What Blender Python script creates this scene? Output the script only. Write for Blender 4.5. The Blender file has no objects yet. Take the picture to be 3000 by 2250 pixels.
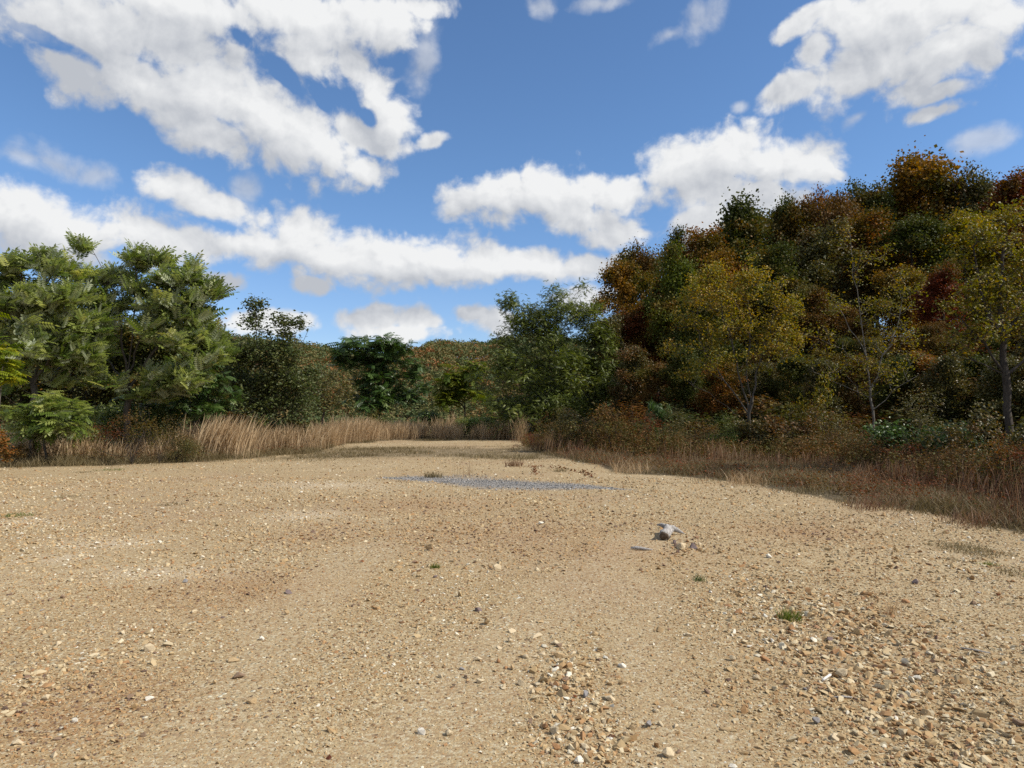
import bpy, bmesh, math, random
import numpy as np
from mathutils import Vector

SC = bpy.context.scene
COL = SC.collection

# ------------------------------------------------------------------ camera
EYE = 1.6
FPX = 2100.0                 # focal length in pixels of the 3000 px wide photograph
HORIZON = 1200.0
PITCH = math.atan((HORIZON - 1125.0) / FPX)
cam_data = bpy.data.cameras.new("camera")
cam_data.sensor_width = 36.0
cam_data.lens = 36.0 * FPX / 3000.0
cam_data.clip_start = 0.05
cam_data.clip_end = 6000.0
cam = bpy.data.objects.new("camera", cam_data)
COL.objects.link(cam)
cam.location = (0.0, 0.0, EYE)
cam.rotation_euler = (math.radians(90) + PITCH, 0.0, 0.0)
SC.camera = cam

# ------------------------------------------------------------------ sun and exposure
SUN_AZ = math.radians(102)    # clockwise from the view direction (+Y), so the sun stands to the right
SUN_EL = math.radians(44)
sun_data = bpy.data.lights.new("sun", 'SUN')
sun_data.energy = 4.6
sun_data.angle = math.radians(0.53)
sun_data.color = (1.0, 0.945, 0.86)
sun = bpy.data.objects.new("sun", sun_data)
COL.objects.link(sun)
to_sun = Vector((math.sin(SUN_AZ) * math.cos(SUN_EL), math.cos(SUN_AZ) * math.cos(SUN_EL), math.sin(SUN_EL)))
sun.rotation_euler = to_sun.to_track_quat('Z', 'Y').to_euler()
sun.location = (60, 20, 80)

SC.view_settings.view_transform = 'Standard'
SC.view_settings.look = 'None'
SC.view_settings.gamma = 1.0
SC.view_settings.exposure = 0.36
try:
    SC.view_settings.use_curve_mapping = False
except Exception:
    pass
cy = SC.cycles
cy.use_adaptive_sampling = True
cy.adaptive_threshold = 0.008
cy.max_bounces = 6
cy.diffuse_bounces = 3
cy.glossy_bounces = 2
cy.transmission_bounces = 3
cy.transparent_max_bounces = 4
cy.use_denoising = False


def pix_dir(px, py):
    """unit direction from the eye through a pixel of the 3000 x 2250 photograph"""
    x = (px - 1500.0) / FPX
    y = -(py - 1125.0) / FPX
    c, s = math.cos(PITCH), math.sin(PITCH)
    v = Vector((x, c - y * s, s + y * c))
    return v.normalized()


def az_el(px, py):
    v = pix_dir(px, py)
    return math.atan2(v.x, v.y), math.asin(v.z)
# ------------------------------------------------------------------ sky with cumulus clouds
# Each cloud lump: centre (photo pixel, turned into azimuth / elevation), half sizes, tilt, weight.
LUMPS = [
 # big cloud overhead on the left
 (40,30,110,50,0,.55),(300,60,260,80,0,1),(480,110,240,75,10,1),(560,25,260,60,0,1),(880,40,240,70,0,1),
 (1100,50,150,70,0,1),(1230,10,100,35,0,.8),(900,150,130,75,20,1),(240,215,120,70,10,.8),(430,225,180,72,15,1),
 (620,270,220,105,20,1),(780,355,220,100,25,1),(930,420,180,85,20,1),(1050,480,90,50,15,1),(600,375,130,70,20,1),
 (1040,375,80,45,20,.9),(1040,185,70,55,30,1),(1110,255,90,52,40,1),(1165,350,60,85,0,1),(1085,400,80,40,10,.9),(1150,420,70,35,0,.9),
 (1265,408,60,22,-25,.8),(1235,160,45,110,10,.55),
 (60,450,70,28,0,.55),(160,470,90,42,10,.7),(270,505,65,30,-5,.6),
 (540,560,110,50,15,.85),(620,600,110,45,15,.85),(720,545,45,35,-30,.7),(690,620,60,40,0,.7),
 # long band across the left half
 (40,620,150,80,5,1),(200,680,170,75,0,1),(400,690,180,75,5,1),(560,705,130,50,5,1),(690,715,110,46,0,1),
 (790,720,100,66,0,1),(890,695,130,78,10,1),(1000,760,170,88,10,1),(1150,770,170,78,0,1),(1280,765,150,75,0,1),
 (1420,772,130,50,0,1),(1560,775,140,48,0,1),(1700,785,110,40,0,1),(1810,762,55,30,-15,.9),(930,842,55,34,0,.85),
 (660,815,95,27,0,.85),(570,812,60,24,0,.8),
 # low clouds over the far hill
 (780,945,150,32,0,.9),(1095,938,100,32,0,.9),(1200,938,90,36,0,.9),(1115,922,50,30,0,.9),(1245,945,45,34,0,.9),(720,930,60,28,0,.8),(1160,975,130,38,0,.9),(1390,925,80,34,0,.8),
 (1440,950,90,45,0,.8),(1700,880,100,48,0,.95),
 # two heaps right of the centre
 (1352,585,66,60,0,1),(1470,572,110,78,0,1),(1600,560,120,76,0,1),(1720,565,120,80,0,1),(1830,560,70,58,0,1),
 (1700,630,150,58,10,1),(1800,680,110,46,0,1),(1875,678,46,24,0,.8),
 (1990,490,115,68,-18,1),(2120,462,130,86,0,1),(2260,470,130,82,0,1),(2370,490,80,62,0,1),(2432,515,42,20,10,.8),
 (2080,560,130,70,0,1),(2230,580,120,60,0,1),(2070,640,100,55,0,1),(2170,645,100,50,0,1),(2050,705,90,30,0,.8),
 # cloud in the upper right corner and scraps round it
 (2360,60,70,34,-25,.8),(2450,18,60,24,0,.8),(2570,60,140,95,0,1),(2720,60,160,100,0,1),(2900,55,90,55,0,1),
 (2600,170,170,100,0,1),(2480,240,105,66,0,1),(2760,150,150,80,0,1),(2855,180,56,36,0,.9),(2400,150,60,42,-30,.8),
 (2280,280,66,38,0,.8),(2355,262,80,42,0,.8),(2690,245,100,40,-15,.8),(2750,278,62,26,-10,.8),(2745,333,70,23,0,.8),
 (2510,345,35,16,-30,.5),(2160,300,28,18,0,.5),(2050,55,75,42,-25,.65),(1965,98,60,20,-20,.48),(1590,10,45,30,0,.6),
 (1750,5,100,18,0,.5),(2890,410,75,28,0,.48),
 # the rest of the sky, outside the photograph
 (-1100,300,400,120,5,1),(-1200,750,400,110,0,1),(4000,200,350,140,0,1),(4100,650,300,100,0,1),(600,-480,500,150,0,1),(2300,-600,450,150,0,1),
]
HOLES = [(825,210,55,24,45,1),(925,266,50,18,50,1),(1092,335,24,20,30,1),(165,118,90,18,14,1),(680,88,46,24,25,1)]


world = bpy.data.worlds.new("World")
SC.world = world
world.use_nodes = True
wn, wl = world.node_tree.nodes, world.node_tree.links
wn.clear()


LUMP_GROW = 1.76


def lump_group(name, lumps, holes, grow_holes=1.3):
    """node group: sky coordinates (azimuth, elevation) -> how deep inside a cloud.
    Three lumps ride in the three channels of each vector node."""
    g = bpy.data.node_groups.new(name, 'ShaderNodeTree')
    g.interface.new_socket("Vector", in_out='INPUT', socket_type='NodeSocketVector')
    g.interface.new_socket("Depth", in_out='OUTPUT', socket_type='NodeSocketFloat')
    n, l = g.nodes, g.links
    gi, go = n.new('NodeGroupInput'), n.new('NodeGroupOutput')
    sp = n.new('ShaderNodeSeparateXYZ'); l.new(gi.outputs[0], sp.inputs[0])

    def spread(sock):
        c = n.new('ShaderNodeCombineXYZ')
        for i in range(3):
            l.new(sock, c.inputs[i])
        return c.outputs[0]
    xs, ys = spread(sp.outputs[0]), spread(sp.outputs[1])

    def vm(op, *args):
        m = n.new('ShaderNodeVectorMath'); m.operation = op
        for i, v in enumerate(args):
            if isinstance(v, (tuple, list)):
                m.inputs[i].default_value = v
            else:
                l.new(v, m.inputs[i])
        return m.outputs[0]

    def chain(items, LUMP_GROW=LUMP_GROW):
        items = sorted(items, key=lambda q: q[4] != 0)
        while len(items) % 3:
            items.append((-9000, 0, 10, 10, 0, 1))
        acc = None
        for j in range(0, len(items), 3):
            A, B, C_, D, E, F = [], [], [], [], [], []
            for (cx, cy_, rx, ry, rot, wt) in items[j:j + 3]:
                if cx < -8000:
                    a, e = 9.0, 0.0
                else:
                    a, e = az_el(cx, cy_)
                sx, sy = rx / FPX * LUMP_GROW * (0.55 + 0.45 * wt), ry / FPX * LUMP_GROW * (0.55 + 0.45 * wt)
                t = math.radians(rot)
                c, s = math.cos(t), math.sin(t)
                A.append(c / sx); B.append(-s / sx); C_.append(-(a * c - e * s) / sx)
                D.append(s / sy); E.append(c / sy); F.append(-(a * s + e * c) / sy)
            if any(abs(v) > 1e-6 for v in B):
                dx = vm('MULTIPLY_ADD', xs, A, vm('MULTIPLY_ADD', ys, B, C_))
                dy = vm('MULTIPLY_ADD', xs, D, vm('MULTIPLY_ADD', ys, E, F))
            else:
                dx = vm('MULTIPLY_ADD', xs, A, C_)
                dy = vm('MULTIPLY_ADD', ys, E, F)
            r2 = vm('MULTIPLY_ADD', dy, dy, vm('MULTIPLY', dx, dx))
            acc = r2 if acc is None else vm('MINIMUM', acc, r2)
        s3 = n.new('ShaderNodeSeparateXYZ'); l.new(acc, s3.inputs[0])
        m1 = n.new('ShaderNodeMath'); m1.operation = 'MINIMUM'; l.new(s3.outputs[0], m1.inputs[0]); l.new(s3.outputs[1], m1.inputs[1])
        m2 = n.new('ShaderNodeMath'); m2.operation = 'MINIMUM'; l.new(m1.outputs[0], m2.inputs[0]); l.new(s3.outputs[2], m2.inputs[1])
        q = n.new('ShaderNodeMath'); q.operation = 'SQRT'; l.new(m2.outputs[0], q.inputs[0])
        o = n.new('ShaderNodeMath'); o.operation = 'SUBTRACT'; o.use_clamp = True
        o.inputs[0].default_value = 1.0; l.new(q.outputs[0], o.inputs[1])
        return o.outputs[0]
    pos = chain(lumps)
    if holes:
        neg = chain(holes, grow_holes)
        sub = n.new('ShaderNodeMath'); sub.operation = 'MULTIPLY_ADD'
        l.new(neg, sub.inputs[0]); sub.inputs[1].default_value = -0.5
        l.new(pos, sub.inputs[2])
        pos = sub.outputs[0]
    l.new(pos, go.inputs[0])
    return g


def wmath(op, a, b=None, c=None, clamp=False):
    m = wn.new('ShaderNodeMath'); m.operation = op; m.use_clamp = clamp
    for i, v in enumerate((a, b, c)):
        if v is None:
            continue
        if isinstance(v, (int, float)):
            m.inputs[i].default_value = v
        else:
            wl.new(v, m.inputs[i])
    return m.outputs[0]


def wrange(v, a, b, lo=0.0, hi=1.0, smooth=True):
    m = wn.new('ShaderNodeMapRange')
    m.interpolation_type = 'SMOOTHSTEP' if smooth else 'LINEAR'
    m.inputs['From Min'].default_value = a; m.inputs['From Max'].default_value = b
    m.inputs['To Min'].default_value = lo; m.inputs['To Max'].default_value = hi
    wl.new(v, m.inputs['Value'])
    return m.outputs[0]


tc = wn.new('ShaderNodeTexCoord')
sep = wn.new('ShaderNodeSeparateXYZ'); wl.new(tc.outputs['Generated'], sep.inputs[0])
azi = wmath('ARCTAN2', sep.outputs['X'], sep.outputs['Y'])
ele = wmath('ARCSINE', sep.outputs['Z'])
comb = wn.new('ShaderNodeCombineXYZ'); wl.new(azi, comb.inputs[0]); wl.new(ele, comb.inputs[1])
# slow bend of the outlines, then fine billows
wnz = wn.new('ShaderNodeTexNoise'); wnz.inputs['Scale'].default_value = 9.0; wnz.inputs['Detail'].default_value = 2.0
wl.new(comb.outputs[0], wnz.inputs['Vector'])
wv = wn.new('ShaderNodeVectorMath'); wv.operation = 'MULTIPLY_ADD'
wl.new(wnz.outputs['Color'], wv.inputs[0]); wv.inputs[1].default_value = (.045, .03, 0)
sh0 = wn.new('ShaderNodeVectorMath'); sh0.operation = 'ADD'
wl.new(comb.outputs[0], sh0.inputs[0]); sh0.inputs[1].default_value = (-.0225, -.015, 0)
wl.new(sh0.outputs[0], wv.inputs[2])
P0 = wv.outputs[0]

GRP = lump_group('cloud_lumps', [q for q in LUMPS if q[5] >= .75], HOLES)
SHADES = [(260,60,280,75,0,1),(520,70,200,70,10,1),(250,235,110,60,10,1),(720,440,240,34,22,1),(960,505,140,28,15,1),(500,400,120,34,25,1),
          (960,825,230,34,4,1),(1230,815,220,26,-3,1),(640,735,150,22,5,1),(120,715,200,40,3,1),(1600,812,150,20,0,1),(1480,630,150,24,0,1),(1760,700,90,26,0,1),
          (2060,545,130,30,8,1),(2240,590,90,26,0,1),(2540,170,120,46,-20,1),(2620,240,90,30,-10,1),(560,600,90,26,10,1),(180,480,90,22,8,1)]
GRP_SHADE = lump_group('cloud_painted_shade', SHADES, None)  # cloud self-shadow, painted in as grey lumps
GRP_FAINT = lump_group('cloud_scraps', [q[:5] + (1,) for q in LUMPS if q[5] < .75], None)
GRP_BIG = lump_group('cloud_bodies', [q for q in LUMPS if q[5] > .8 and q[2] * q[3] > 4000], None)
CLOUD_NOISE = 0.72


def vadd(vec, off):
    q = wn.new('ShaderNodeVectorMath'); q.operation = 'ADD'
    wl.new(vec, q.inputs[0]); q.inputs[1].default_value = off
    return q.outputs[0]


def lumps_at(vec, grp):
    gn = wn.new('ShaderNodeGroup'); gn.node_tree = grp
    wl.new(vec, gn.inputs[0])
    return gn.outputs[0]


def billow(vec, detail):
    sc_ = wn.new('ShaderNodeMapping'); sc_.inputs['Scale'].default_value = (1.0, 1.35, 1.0)
    wl.new(vec, sc_.inputs['Vector'])
    nz = wn.new('ShaderNodeTexNoise'); nz.noise_dimensions = '2D'
    nz.inputs['Scale'].default_value = 15.0; nz.inputs['Detail'].default_value = detail
    nz.inputs['Roughness'].default_value = 0.56
    wl.new(sc_.outputs[0], nz.inputs['Vector'])
    # puffy lobes
    vo = wn.new('ShaderNodeTexVoronoi'); vo.voronoi_dimensions = '2D'; vo.feature = 'F1'
    vo.inputs['Scale'].default_value = 26.0; vo.inputs['Detail'].default_value = 2.0
    vo.inputs['Roughness'].default_value = 0.5
    wl.new(vec, vo.inputs['Vector'])
    a = wmath('MULTIPLY_ADD', nz.outputs['Fac'], CLOUD_NOISE, -0.5 * CLOUD_NOISE)
    n2 = wn.new('ShaderNodeTexNoise'); n2.noise_dimensions = '2D'
    n2.inputs['Scale'].default_value = 52.0; n2.inputs['Detail'].default_value = 4.0; n2.inputs['Roughness'].default_value = 0.6
    wl.new(vec, n2.inputs['Vector'])
    a = wmath('ADD', a, wmath('MULTIPLY_ADD', n2.outputs['Fac'], 0.34, -0.17))
    return wmath('ADD', a, wmath('MULTIPLY_ADD', vo.outputs['Distance'], -0.26, 0.09))


G0 = lumps_at(P0, GRP)
N0 = billow(P0, 8.0)
D0 = wmath('ADD', G0, N0)
N1 = billow(vadd(P0, (0.006, 0.010, 0)), 5.0)
GB0 = lumps_at(P0, GRP_BIG)
GB1 = lumps_at(vadd(P0, (0.016, 0.040, 0)), GRP_BIG)
DF = wmath('ADD', lumps_at(P0, GRP_FAINT), N0)
cover0 = wmath('MAXIMUM', wrange(D0, 0.17, 0.56), wrange(DF, 0.18, 0.85, 0.0, 0.58))
# unseen broken cloud added high overhead and behind, to whiten the ambient light
away = wmath('MAXIMUM', wrange(ele, 0.72, 0.95), wrange(wmath('ABSOLUTE', azi), 0.95, 1.3))
bn = wn.new('ShaderNodeTexNoise'); bn.inputs['Scale'].default_value = 3.2; bn.inputs['Detail'].default_value = 5.0
wl.new(tc.outputs['Generated'], bn.inputs['Vector'])
cover = wmath('MAXIMUM', cover0, wmath('MULTIPLY', away, wrange(bn.outputs['Fac'], 0.42, 0.56)))
# sun-side light painted into the cloud colour: bright where heaps thin upwards, grey below
grad = wmath('SUBTRACT', GB0, GB1)
lit0 = wmath('MULTIPLY_ADD', grad, 0.95, 0.50)
lit1 = wmath('MULTIPLY_ADD', wmath('SUBTRACT', N0, N1), 1.1, lit0)
base = wrange(wmath('MULTIPLY_ADD', N0, 0.5, lumps_at(P0, GRP_SHADE)), -0.05, 0.95)
lit2 = wmath('MULTIPLY_ADD', base, -0.29, lit1, clamp=True)
ccol = wn.new('ShaderNodeMix'); ccol.data_type = 'RGBA'
ccol.inputs['A'].default_value = (0.46, 0.485, 0.53, 1)
ccol.inputs['B'].default_value = (0.80, 0.808, 0.812, 1)
wl.new(lit2, ccol.inputs['Factor'])

skyt = wn.new('ShaderNodeTexSky'); skyt.sky_type = 'NISHITA'
skyt.sun_disc = False
skyt.sun_elevation = SUN_EL
skyt.sun_rotation = SUN_AZ
skyt.altitude = 250.0
skyt.air_density = 1.0; skyt.dust_density = 0.1; skyt.ozone_density = 3.0
tint = wn.new('ShaderNodeMix'); tint.data_type = 'RGBA'; tint.blend_type = 'MULTIPLY'
tint.inputs['Factor'].default_value = 1.0
hz = wn.new('ShaderNodeMix'); hz.data_type = 'RGBA'
hz.inputs['A'].default_value = (0.80, 0.87, 1.06, 1); hz.inputs['B'].default_value = (0.80, 0.96, 1.10, 1)
wl.new(wrange(ele, 0.02, 0.34), hz.inputs['Factor'])
wl.new(hz.outputs['Result'], tint.inputs['B'])
wl.new(skyt.outputs[0], tint.inputs['A'])
bg_sky = wn.new('ShaderNodeBackground'); bg_sky.inputs['Strength'].default_value = 0.104
wl.new(tint.outputs['Result'], bg_sky.inputs['Color'])
bg_cl = wn.new('ShaderNodeBackground'); bg_cl.inputs['Strength'].default_value = 0.86
wl.new(ccol.outputs['Result'], bg_cl.inputs['Color'])
mixs = wn.new('ShaderNodeMixShader')
wl.new(cover, mixs.inputs[0]); wl.new(bg_sky.outputs[0], mixs.inputs[1]); wl.new(bg_cl.outputs[0], mixs.inputs[2])
wout = wn.new('ShaderNodeOutputWorld'); wl.new(mixs.outputs[0], wout.inputs['Surface'])
world.cycles.sampling_method = 'NONE'
# ------------------------------------------------------------------ helpers
RNG = np.random.default_rng(7)


def smooth(a, b, x):
    t = np.clip((x - a) / (b - a), 0.0, 1.0)
    return t * t * (3 - 2 * t)


_W = np.random.default_rng(3)
_WAVES = [(_W.uniform(0, 6.283), _W.uniform(0.7, 1.4), _W.uniform(0, 6.283)) for _ in range(48)]


def wav(x, y, scale, k=0, n=6):
    """cheap smooth noise in -1..1"""
    z = 0.0
    for i in range(n):
        a, f, p = _WAVES[(k * 7 + i) % 48]
        z = z + np.sin((x * math.cos(a) + y * math.sin(a)) * f / scale + p + 1.3 * np.sin((x * math.sin(a * 1.7) - y * math.cos(a * 1.7)) * f * 0.6 / scale + p * 2))
    return z / n * 1.6


def fbm2(x, y, scale, k=0, oct=4):
    z, amp, tot = 0.0, 1.0, 0.0
    for o in range(oct):
        z = z + amp * wav(x, y, scale / 2.1 ** o, k + o)
        tot += amp; amp *= 0.55
    return z / tot


def ground_z(x, y):
    """height of the land: flat gravel pad, wooded slope on the right, valley and far hill beyond"""
    x = np.asarray(x, float); y = np.asarray(y, float)
    r = np.hypot(x, y)
    z = 0.035 * wav(x, y, 2.6, 1) + 0.012 * wav(x, y, 0.55, 2)
    # a low hump in the pad towards the left, gentle fall at its rim
    rimy = 46.0 + 3.0 * wav(x, y * 0, 9.0, 4)
    drop = np.maximum(0.0, y - rimy)
    z = z - 22.0 * (1 - np.exp(-drop / 75.0)) * smooth(0, 8, drop)
    dl = np.maximum(0.0, -x - 34.0)
    z = z - 14.0 * (1 - np.exp(-dl / 60.0))
    # wooded slope to the right
    s = 0.80 * (x - 5.0) + 0.60 * (y - 33.0)
    up = np.maximum(0.0, s)
    hill = 15.0 * (1 - np.exp(-up * 0.33 / 15.0)) * smooth(0, 12, up)
    hill = hill * smooth(0.5, 9, x) * (1 - smooth(75, 140, y))
    z = z + hill + 0.25 * wav(x, y, 6.0, 5) * smooth(3, 15, up)
    # far ridge
    az = np.arctan2(x, np.maximum(y, 1e-3))
    crest = 25.5 + 22.0 * smooth(-0.16, -0.62, az) + 2.2 * np.sin(az * 17 + 1.0) + 1.2 * np.sin(az * 41)
    ridge = (crest + 22.0) * smooth(120, 340, r) * smooth(-10, 40, y)
    z = z + ridge - 60.0 * smooth(380, 900, r) * smooth(-10, 40, y)
    return z


def at(px, dist):
    """ground point that stands dist metres ahead in the direction of a photo column"""
    x = (px - 1500.0) / FPX * dist
    return x, dist, float(ground_z(x, dist))


def on_pad(px, py):
    """point of the flat pad seen at a photo pixel"""
    v = pix_dir(px, py)
    t = -EYE / v.z
    for _ in range(6):
        z = float(ground_z(v.x * t, v.y * t))
        t = (z - EYE) / v.z
    return v.x * t, v.y * t, z


def mesh_np(name, verts, faces, attrs=None, smooth_shade=False, mat_index=None):
    """mesh from numpy arrays; faces is one (n,k) array or a list of such arrays"""
    if isinstance(faces, np.ndarray):
        faces = [faces]
    faces = [f for f in faces if len(f)]
    me = bpy.data.meshes.new(name)
    verts = np.ascontiguousarray(verts, dtype=np.float32)
    me.vertices.add(len(verts)); me.vertices.foreach_set("co", verts.ravel())
    loops = np.concatenate([f.ravel() for f in faces]).astype(np.int32)
    sizes = np.concatenate([np.full(len(f), f.shape[1], np.int32) for f in faces])
    starts = np.concatenate([[0], np.cumsum(sizes)[:-1]]).astype(np.int32)
    me.loops.add(len(loops)); me.loops.foreach_set("vertex_index", loops)
    me.polygons.add(len(sizes)); me.polygons.foreach_set("loop_start", starts)
    if mat_index is not None:
        me.polygons.foreach_set("material_index", np.asarray(mat_index, np.int32))
    me.polygons.foreach_set("use_smooth", np.full(len(sizes), bool(smooth_shade)))
    me.update(calc_edges=True)
    for k, v in (attrs or {}).items():
        v = np.asarray(v, np.float32)
        a = me.attributes.new(k, 'FLOAT', 'POINT')
        a.data.foreach_set("value", np.ascontiguousarray(v).ravel())
    return me


def obj(name, me, mat=None, parent=None):
    o = bpy.data.objects.new(name, me)
    COL.objects.link(o)
    if mat is not None:
        me.materials.append(mat)
    if parent is not None:
        o.parent = parent
    return o


def tag(o, label=None, cat=None, group=None, kind=None):
    if label: o["label"] = label
    if cat: o["category"] = cat
    if group: o["group"] = group
    if kind: o["kind"] = kind
    return o


def thing(name, label, cat, loc, rot=0.0, group=None, scale=1.0):
    o = bpy.data.objects.new(name, None)
    o.empty_display_size = 0.2
    COL.objects.link(o)
    o.location = loc; o.rotation_euler = (0, 0, rot); o.scale = (scale, scale, scale)
    return tag(o, label, cat, group)


def rot_mats(rng, n, yaw=None, pitch=None, roll=None):
    """n rotation matrices: yaw about z, then pitch (tip up) and roll; local +x is the leaf tip, +z its face"""
    if yaw is None: yaw = rng.uniform(0, 2 * np.pi, n)
    if pitch is None: pitch = rng.uniform(-0.6, 0.6, n)
    if roll is None: roll = rng.uniform(-0.8, 0.8, n)
    cy_, sy = np.cos(yaw), np.sin(yaw); cp, sp = np.cos(pitch), np.sin(pitch); cr, sr = np.cos(roll), np.sin(roll)
    X = np.stack([cy_ * cp, sy * cp, sp], 1)
    Y0 = np.stack([-sy, cy_, np.zeros(n)], 1)
    Z0 = np.cross(X, Y0)
    Y = Y0 * cr[:, None] + Z0 * sr[:, None]
    Z = np.cross(X, Y)
    return np.stack([X, Y, Z], 2)      # columns are the local axes


def stamp(tv, tf, R, S, T):
    """place a template (verts, faces) n times"""
    n = len(T); k = len(tv)
    v = np.einsum('nij,kj->nki', R, tv) * np.asarray(S).reshape(n, 1, 1) + T[:, None, :]
    f = tf[None, :, :] + (np.arange(n) * k)[:, None, None]
    return v.reshape(-1, 3), f.reshape(-1, tf.shape[1])


# ------------------------------------------------------------------ materials
class NT:
    """short hand for building node materials"""
    def __init__(s, name):
        s.m = bpy.data.materials.new(name); s.m.use_nodes = True
        s.n = s.m.node_tree.nodes; s.l = s.m.node_tree.links
        s.n.clear()
        s.out = s.n.new('ShaderNodeOutputMaterial')

    def link(s, v, sock):
        if isinstance(v, (int, float)):
            sock.default_value = v
        elif isinstance(v, (tuple, list)):
            sock.default_value = tuple(v) if len(v) != 3 or len(sock.default_value) == 3 else tuple(v) + (1,)
        elif v is not None:
            s.l.new(v, sock)

    def math(s, op, a, b=None, c=None, clamp=False):
        m = s.n.new('ShaderNodeMath'); m.operation = op; m.use_clamp = clamp
        for i, v in enumerate((a, b, c)):
            s.link(v, m.inputs[i])
        return m.outputs[0]

    def attr(s, name):
        a = s.n.new('ShaderNodeAttribute'); a.attribute_name = name
        return a.outputs['Fac']

    def coord(s, which='Object'):
        return s.n.new('ShaderNodeTexCoord').outputs[which]

    def noise(s, vec, scale, detail=3, rough=0.55, out='Fac', dist=0.0):
        t = s.n.new('ShaderNodeTexNoise')
        t.inputs['Scale'].default_value = scale; t.inputs['Detail'].default_value = detail
        t.inputs['Roughness'].default_value = rough; t.inputs['Distortion'].default_value = dist
        s.link(vec, t.inputs['Vector'])
        return t.outputs[out]

    def voro(s, vec, scale, out='Distance', feature='F1', dims='3D', rand=1.0):
        t = s.n.new('ShaderNodeTexVoronoi'); t.voronoi_dimensions = dims; t.feature = feature
        t.inputs['Scale'].default_value = scale; t.inputs['Randomness'].default_value = rand
        s.link(vec, t.inputs['Vector'])
        return t.outputs[out]

    def ramp(s, v, stops, interp='LINEAR'):
        r = s.n.new('ShaderNodeValToRGB'); r.color_ramp.interpolation = interp
        e = r.color_ramp.elements
        e[0].position, e[0].color = stops[0][0], tuple(stops[0][1]) + (1,)
        e[1].position, e[1].color = stops[-1][0], tuple(stops[-1][1]) + (1,)
        for p, c in stops[1:-1]:
            q = e.new(p); q.color = tuple(c) + (1,)
        s.link(v, r.inputs[0])
        return r.outputs[0]

    def mix(s, f, a, b, blend='MIX'):
        m = s.n.new('ShaderNodeMix'); m.data_type = 'RGBA'; m.blend_type = blend
        s.link(f, m.inputs['Factor']); s.link(a, m.inputs['A']); s.link(b, m.inputs['B'])
        return m.outputs['Result']

    def rng(s, v, a, b, lo=0.0, hi=1.0):
        m = s.n.new('ShaderNodeMapRange'); m.interpolation_type = 'SMOOTHSTEP'
        for k, q in (('From Min', a), ('From Max', b), ('To Min', lo), ('To Max', hi)):
            m.inputs[k].default_value = q
        s.link(v, m.inputs['Value'])
        return m.outputs[0]

    def sep(s, v, i):
        m = s.n.new('ShaderNodeSeparateXYZ'); s.l.new(v, m.inputs[0])
        return m.outputs[i]

    def bump(s, h, strength=0.5, dist=0.02, normal=None):
        b = s.n.new('ShaderNodeBump'); b.inputs['Strength'].default_value = strength
        b.inputs['Distance'].default_value = dist
        s.link(h, b.inputs['Height'])
        if normal is not None: s.l.new(normal, b.inputs['Normal'])
        return b.outputs[0]

    def principled(s, color, rough=0.8, spec=0.3, normal=None):
        p = s.n.new('ShaderNodeBsdfPrincipled')
        s.link(color, p.inputs['Base Color']); s.link(rough, p.inputs['Roughness'])
        p.inputs['Specular IOR Level'].default_value = spec
        if normal is not None: s.l.new(normal, p.inputs['Normal'])
        return p.outputs[0]

    def done(s, shader):
        s.l.new(shader, s.out.inputs['Surface'])
        return s.m


LEAF_BLUE = 0.72     # dry autumn leaves carry little blue


def leaf_mat(name, cols, translucent=0.32, rough=0.6, spec=0.16, back=None, alt=None, alt_scale=0.30, blue=LEAF_BLUE):
    spec = min(spec, 0.35)
    """leaves: palette picked by the per-leaf tint, a paler underside if asked for"""
    t = NT(name)
    tint = t.attr('tint')
    warm = lambda c: (c[0] * 1.05, c[1], c[2] * blue)
    cols = [warm(c) for c in cols]
    n = len(cols)
    if alt is not None: alt = [warm(c) for c in alt]
    if back is not None: back = warm(back) + (1,)
    col = t.ramp(tint, [(i / (n - 1), c) for i, c in enumerate(cols)])
    if alt is not None:
        # neighbouring boughs turn colour at different times
        pos = t.n.new('ShaderNodeNewGeometry').outputs['Position']
        f = t.rng(t.noise(pos, alt_scale, 3, 0.6), 0.50, 0.62)
        col = t.mix(f, col, t.ramp(tint, [(i / (len(alt) - 1), c) for i, c in enumerate(alt)]))
    if back is not None:
        g = t.n.new('ShaderNodeNewGeometry')
        col2 = t.mix(g.outputs['Backfacing'], col, back)
    else:
        col2 = col
    p = t.principled(col2, rough, spec)
    tr = t.n.new('ShaderNodeBsdfTranslucent')
    hs = t.n.new('ShaderNodeHueSaturation'); hs.inputs['Saturation'].default_value = 1.15; hs.inputs['Value'].default_value = 1.25
    t.l.new(col, hs.inputs['Color']); t.l.new(hs.outputs[0], tr.inputs['Color'])
    ms = t.n.new('ShaderNodeMixShader'); ms.inputs[0].default_value = translucent
    t.l.new(p, ms.inputs[1]); t.l.new(tr.outputs[0], ms.inputs[2])
    return t.done(ms.outputs[0])


def bark_mat(name, a, b):
    t = NT(name)
    c = t.coord('Object')
    mp = t.n.new('ShaderNodeMapping'); mp.inputs['Scale'].default_value = (1, 1, 0.25); t.l.new(c, mp.inputs[0])
    f = t.noise(mp.outputs[0], 22, 5, 0.65)
    col = t.ramp(f, [(0.3, a), (0.7, b)])
    return t.done(t.principled(col, 0.9, 0.2, t.bump(f, 0.6, 0.02)))
# ------------------------------------------------------------------ ground sheet
def pad_edge(px):
    """distance at which the bare gravel gives way to grass, by photo column"""
    P = [-1200, -400, 0, 300, 600, 900, 1000, 1150, 1500, 1620, 1800, 2100, 2300, 2500, 2700, 3000, 3300, 3800]
    D = [17, 19, 20.4, 21.2, 23.0, 26.5, 32, 38.0, 38.0, 24.0, 18.3, 16.0, 14.2, 12.2, 11.2, 9.4, 8.2, 6.5]
    return np.interp(px, P, D)


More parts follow.
